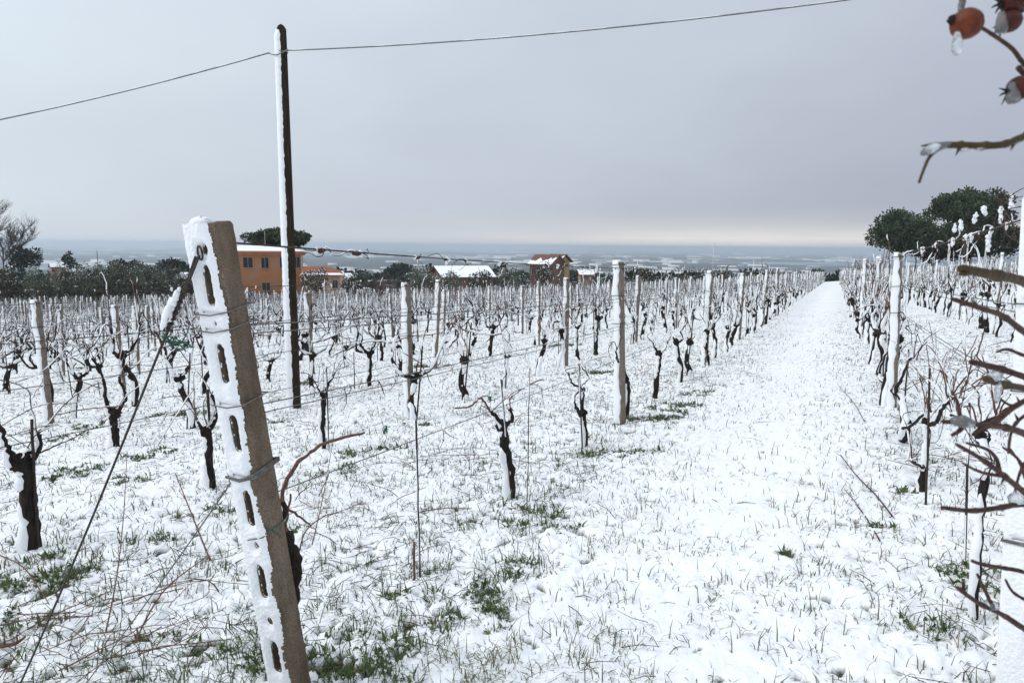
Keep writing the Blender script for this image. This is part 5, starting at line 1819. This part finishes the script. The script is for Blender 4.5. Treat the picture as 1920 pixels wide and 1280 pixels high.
def rose_branch(path, r0, r1, m=TWIG, side=(), thorns=0, ice=()):
    rd = random.Random(len(path) * 7 + int(path[0][0]))
    Q = smoothline([pt(*q) - ORG for q in path], 6)
    k = len(Q)
    Rr = [r_ * (1 + rd.uniform(-.06, .1)) for r_ in lerpr(r0, r1, k)]
    Rr[-1] *= .7
    for i in range(5, k - 2, 6): Rr[i] *= 1.28
    br = MB().tube(Q, Rr, 8).obj('branch', m, o)
    for i in range(thorns):
        q = Q[rd.randrange(1, k - 1)]
        d = (_u * rd.choice((-1, 1)) - _r * .5).normalized()
        MB().tube([q, q + d * .004, q + d * .0075], [.0016, .0009, .0002], 5).obj('thorn', m, br)
    for path2, ra in side:
        Q2 = smoothline([pt(*q) - ORG for q in path2], 5)
        MB().tube(Q2, lerpr(ra, ra * .6, len(Q2)), 6).obj('side_twig', m, br)
    for (ipx, ipy, idp, iw, ih) in ice:
        p = pt(ipx, ipy, idp) - ORG
        MB().blob(p, 1, (iw, iw * .8, ih), int(ipx), 10, 7).obj('ice', ICE, br)
    return br


rose_branch([(2050, 640, .66), (1990, 565, .60), (1920, 528, .55), (1860, 515, .52), (1800, 503, .50)], .0046, .0034, TWIGG, side=[([(1828, 509, .51), (1810, 514, .50), (1798, 514, .50)], .002)])
rose_branch([(2050, 760, .68), (1980, 660, .60), (1920, 622, .56), (1880, 592, .53), (1840, 578, .51), (1785, 560, .50)], .0030, .0017, TWIG, thorns=2)
rose_branch([(2050, 790, .70), (1985, 730, .64), (1920, 706, .58), (1870, 690, .56), (1820, 678, .54)], .0032, .0024, TWIG, thorns=1)
rose_branch([(2050, 830, .70), (1985, 745, .62), (1920, 728, .55), (1880, 720, .53), (1846, 709, .51)], .0028, .0028, TWIGG, ice=((1866, 704, .515, .0050, .0040), (1871, 735, .52, .0028, .0085)))
rose_branch([(2050, 900, .70), (1990, 840, .60), (1920, 812, .54), (1880, 800, .52), (1845, 797, .50), (1800, 792, .49), (1765, 790, .49)], .0034, .0015, TWIG,
            side=[([(1846, 797, .50), (1832, 808, .495), (1824, 815, .49)], .002), ([(1860, 796, .51), (1890, 770, .52), (1920, 752, .53), (1960, 730, .56)], .0030),
                  ([(1810, 793, .49), (1798, 808, .49), (1784, 816, .49)], .002), ([(1812, 793, .49), (1800, 778, .49), (1796, 758, .49), (1790, 742, .49)], .0018)],
            ice=((1806, 790, .485, .0085, .0042),))
rose_branch([(2000, 1060, .60), (1960, 950, .57), (1915, 918, .55), (1878, 888, .53), (1840, 860, .52), (1792, 832, .51)], .0031, .0014, TWIG, thorns=4,
            side=[([(1874, 885, .53), (1868, 860, .53), (1850, 842, .53), (1812, 830, .53)], .0018), ([(1885, 893, .53), (1840, 885, .53), (1805, 868, .53)], .0016)])
rose_branch([(2020, 1000, .64), (1975, 945, .60), (1915, 945, .57), (1870, 952, .55), (1820, 957, .54), (1766, 951, .53)], .0027, .0017, TWIG, ice=((1905, 935, .565, .006, .006),))
rose_branch([(2040, 1150, .70), (1980, 1095, .66), (1920, 1072, .62), (1880, 1064, .61), (1840, 1057, .60), (1821, 1050, .60)], .0022, .0014, TWIG)
rose_branch([(2040, 1260, .68), (1980, 1215, .63), (1920, 1178, .60), (1880, 1152, .59), (1835, 1130, .58), (1794, 1100, .57)], .0030, .0016, TWIG,
            side=[([(1862, 1140, .585), (1848, 1108, .58), (1832, 1075, .58)], .0018), ([(1808, 1110, .575), (1807, 1098, .575), (1807, 1089, .575)], .0016)], ice=((1858, 1134, .585, .006, .0045),))
for path in ([(1985, 745, .62), (1935, 770, .60), (1900, 800, .58), (1890, 850, .57)], [(1960, 950, .57), (1925, 900, .56), (1910, 862, .56), (1880, 838, .55)],
             [(1990, 840, .60), (1940, 850, .58), (1915, 880, .57), (1902, 925, .57)], [(1985, 730, .64), (1940, 742, .62), (1900, 760, .60), (1872, 745, .59)],
             [(1980, 1095, .66), (1940, 1040, .64), (1925, 1000, .63), (1930, 965, .62)], [(1980, 660, .60), (1930, 668, .58), (1890, 655, .57), (1868, 660, .56)],
             [(1980, 1215, .63), (1940, 1140, .62), (1900, 1110, .61), (1885, 1085, .61)]):
    rose_branch(path, .0017, .0010, TWIG, thorns=1)
# the high branch with a dry iced tip
br = rose_branch([(2055, 200, .55), (1985, 225, .48), (1920, 256, .44), (1880, 271, .43), (1840, 273, .43), (1795, 272, .43), (1768, 273, .43)], .0026, .0019, TWIGG, thorns=4,
                 side=[([(1772, 273, .43), (1758, 281, .43), (1742, 296, .43), (1732, 318, .43), (1723, 343, .43)], .0014), ([(1772, 272, .43), (1750, 270, .43), (1728, 274, .43)], .0010)],
                 ice=((1808, 281, .43, .003, .0012), (1838, 280, .43, .003, .0012), (1895, 266, .435, .005, .0022)))
Q = [pt(1784, 270, .43) - ORG, pt(1765, 274, .43) - ORG, pt(1748, 279, .43) - ORG, pt(1735, 285, .43) - ORG, pt(1727, 290, .43) - ORG]
MB().tube(smoothline(Q, 3), [.0018, .002, .0024, .0028, .0032, .0034, .0036, .0035, .0032, .0028, .0022, .0016, .0008], 8).obj('ice', ICE, br)


def hip(px, py, dp, rpx, ang, m, stem_path, ice_drops=(), sepals=5, closed=False):
    c_ = pt(px, py, dp) - ORG
    R_ = rpx * dp / FPX
    ax = (_r * math.cos(ang) - _u * math.sin(ang)).normalized()     # from calyx towards the stalk
    Mx = ax.to_track_quat('Z', 'Y').to_matrix().to_4x4()
    prof = [(-1.04, .16), (-.98, .34), (-.86, .56), (-.6, .83), (-.3, .97), (0, 1.0), (.3, .95), (.6, .80), (.85, .52), (.97, .25), (1.04, .12)]
    vs, fs = [], []
    n_ = 20
    for z, r_ in prof:
        for j in range(n_):
            an = 2 * math.pi * j / n_
            vs.append(c_ + Mx @ Vector((math.cos(an) * r_ * R_, math.sin(an) * r_ * R_, z * R_)))
    for i in range(len(prof) - 1):
        for j in range(n_):
            p, q = i * n_ + j, i * n_ + (j + 1) % n_
            fs.append((p, q, q + n_, p + n_))
    fs.append(tuple(reversed(range(n_)))); fs.append(tuple((len(prof) - 1) * n_ + j for j in range(n_)))
    h_ = MB().poly(vs, fs).obj('hip', m, o)
    cl_ = MB()
    cl_.blob(c_ - ax * R_ * 1.0, R_ * .34, (1, 1, 1), 3, 9, 6)
    rd = random.Random(int(px))
    if sepals:
        for i in range(sepals):
            an = i * 6.28 / sepals
            d = Mx @ Vector((math.cos(an), math.sin(an), -.8 if closed else -1.6)).normalized()
            b_ = c_ - ax * R_ * 1.0
            cl_.tube([b_, b_ + d * R_ * .5, b_ + d * R_ * rd.uniform(.7, 1.1) + Vector((0, 0, -R_ * .1))], [R_ * .12, R_ * .09, R_ * .02], 5)
    cl_.obj('calyx', DARKB, h_)
    Q = smoothline([c_ + ax * R_ * .95] + [pt(*q) - ORG for q in stem_path], 6)
    MB().tube(Q, lerpr(.0011, .0018, len(Q)), 7).obj('stalk', TWIG, h_)
    for (ipx, ipy, l_, w_) in ice_drops:
        p = pt(ipx, ipy, dp - .002) - ORG
        MB().tube([p + _u * .006, p + _u * .002, p - _u * l_ * .3, p - _u * l_ * .7, p - _u * l_ * .93, p - _u * l_], [w_ * .5, w_ * .8, w_, w_ * 1.05, w_ * .8, w_ * .25], 10).obj('ice', ICE, h_)


hip(1813, 45, .44, 28, .25, HIP, [(1862, 66, .44), (1898, 92, .45), (1922, 122, .46), (1975, 170, .50), (2042, 190, .555)], ((1795, 76, .0095, .0032),), sepals=0)
hip(1894, 40, .46, 20, -.7, HIPD, [(1915, 22, .46), (1945, 10, .48), (2012, -20, .52)], ((1878, 40, .008, .0038),), closed=True)
hip(1902, 2, .46, 24, -.2, HIPD, [(1935, -10, .47), (2010, -50, .52)], (), closed=True)
hip(1912, 165, .45, 22, -.35, HIPD, [(1935, 155, .46), (1960, 175, .49), (2044, 185, .555)], ((1900, 172, .008, .0042),), closed=True)
rose_branch([(2036, 110, .55), (1970, 150, .49), (1930, 145, .46), (1908, 125, .455)], .002, .0018, TWIG)
rose_branch([(2012, -50, .52), (1890, -70, .47), (1825, -45, .45), (1806, -8, .445), (1804, 16, .444)], .0017, .0013, TWIG, ice=((1803, 8, .444, .0022, .005),))

# ------------------------------------------------------------------ haze over the plain
hb = MB().box((-68000, -68000, PLAIN - 1.5), (68000, 68000, 20))
hm = bpy.data.materials.new('haze'); hm.use_nodes = True
t = hm.node_tree; t.nodes.clear()
pv = t.nodes.new('ShaderNodeVolumePrincipled')
pv.inputs['Color'].default_value = (.84, .92, 1.0, 1)
pv.inputs['Density'].default_value = 1.3e-4
pv.inputs['Anisotropy'].default_value = 0.6
out = t.nodes.new('ShaderNodeOutputMaterial'); t.links.new(pv.outputs[0], out.inputs['Volume'])
hz_o = hb.obj('haze', hm, None, False)
hz_o['kind'] = 'stuff'; hz_o['label'] = 'pale blue haze lying over the distant plain'
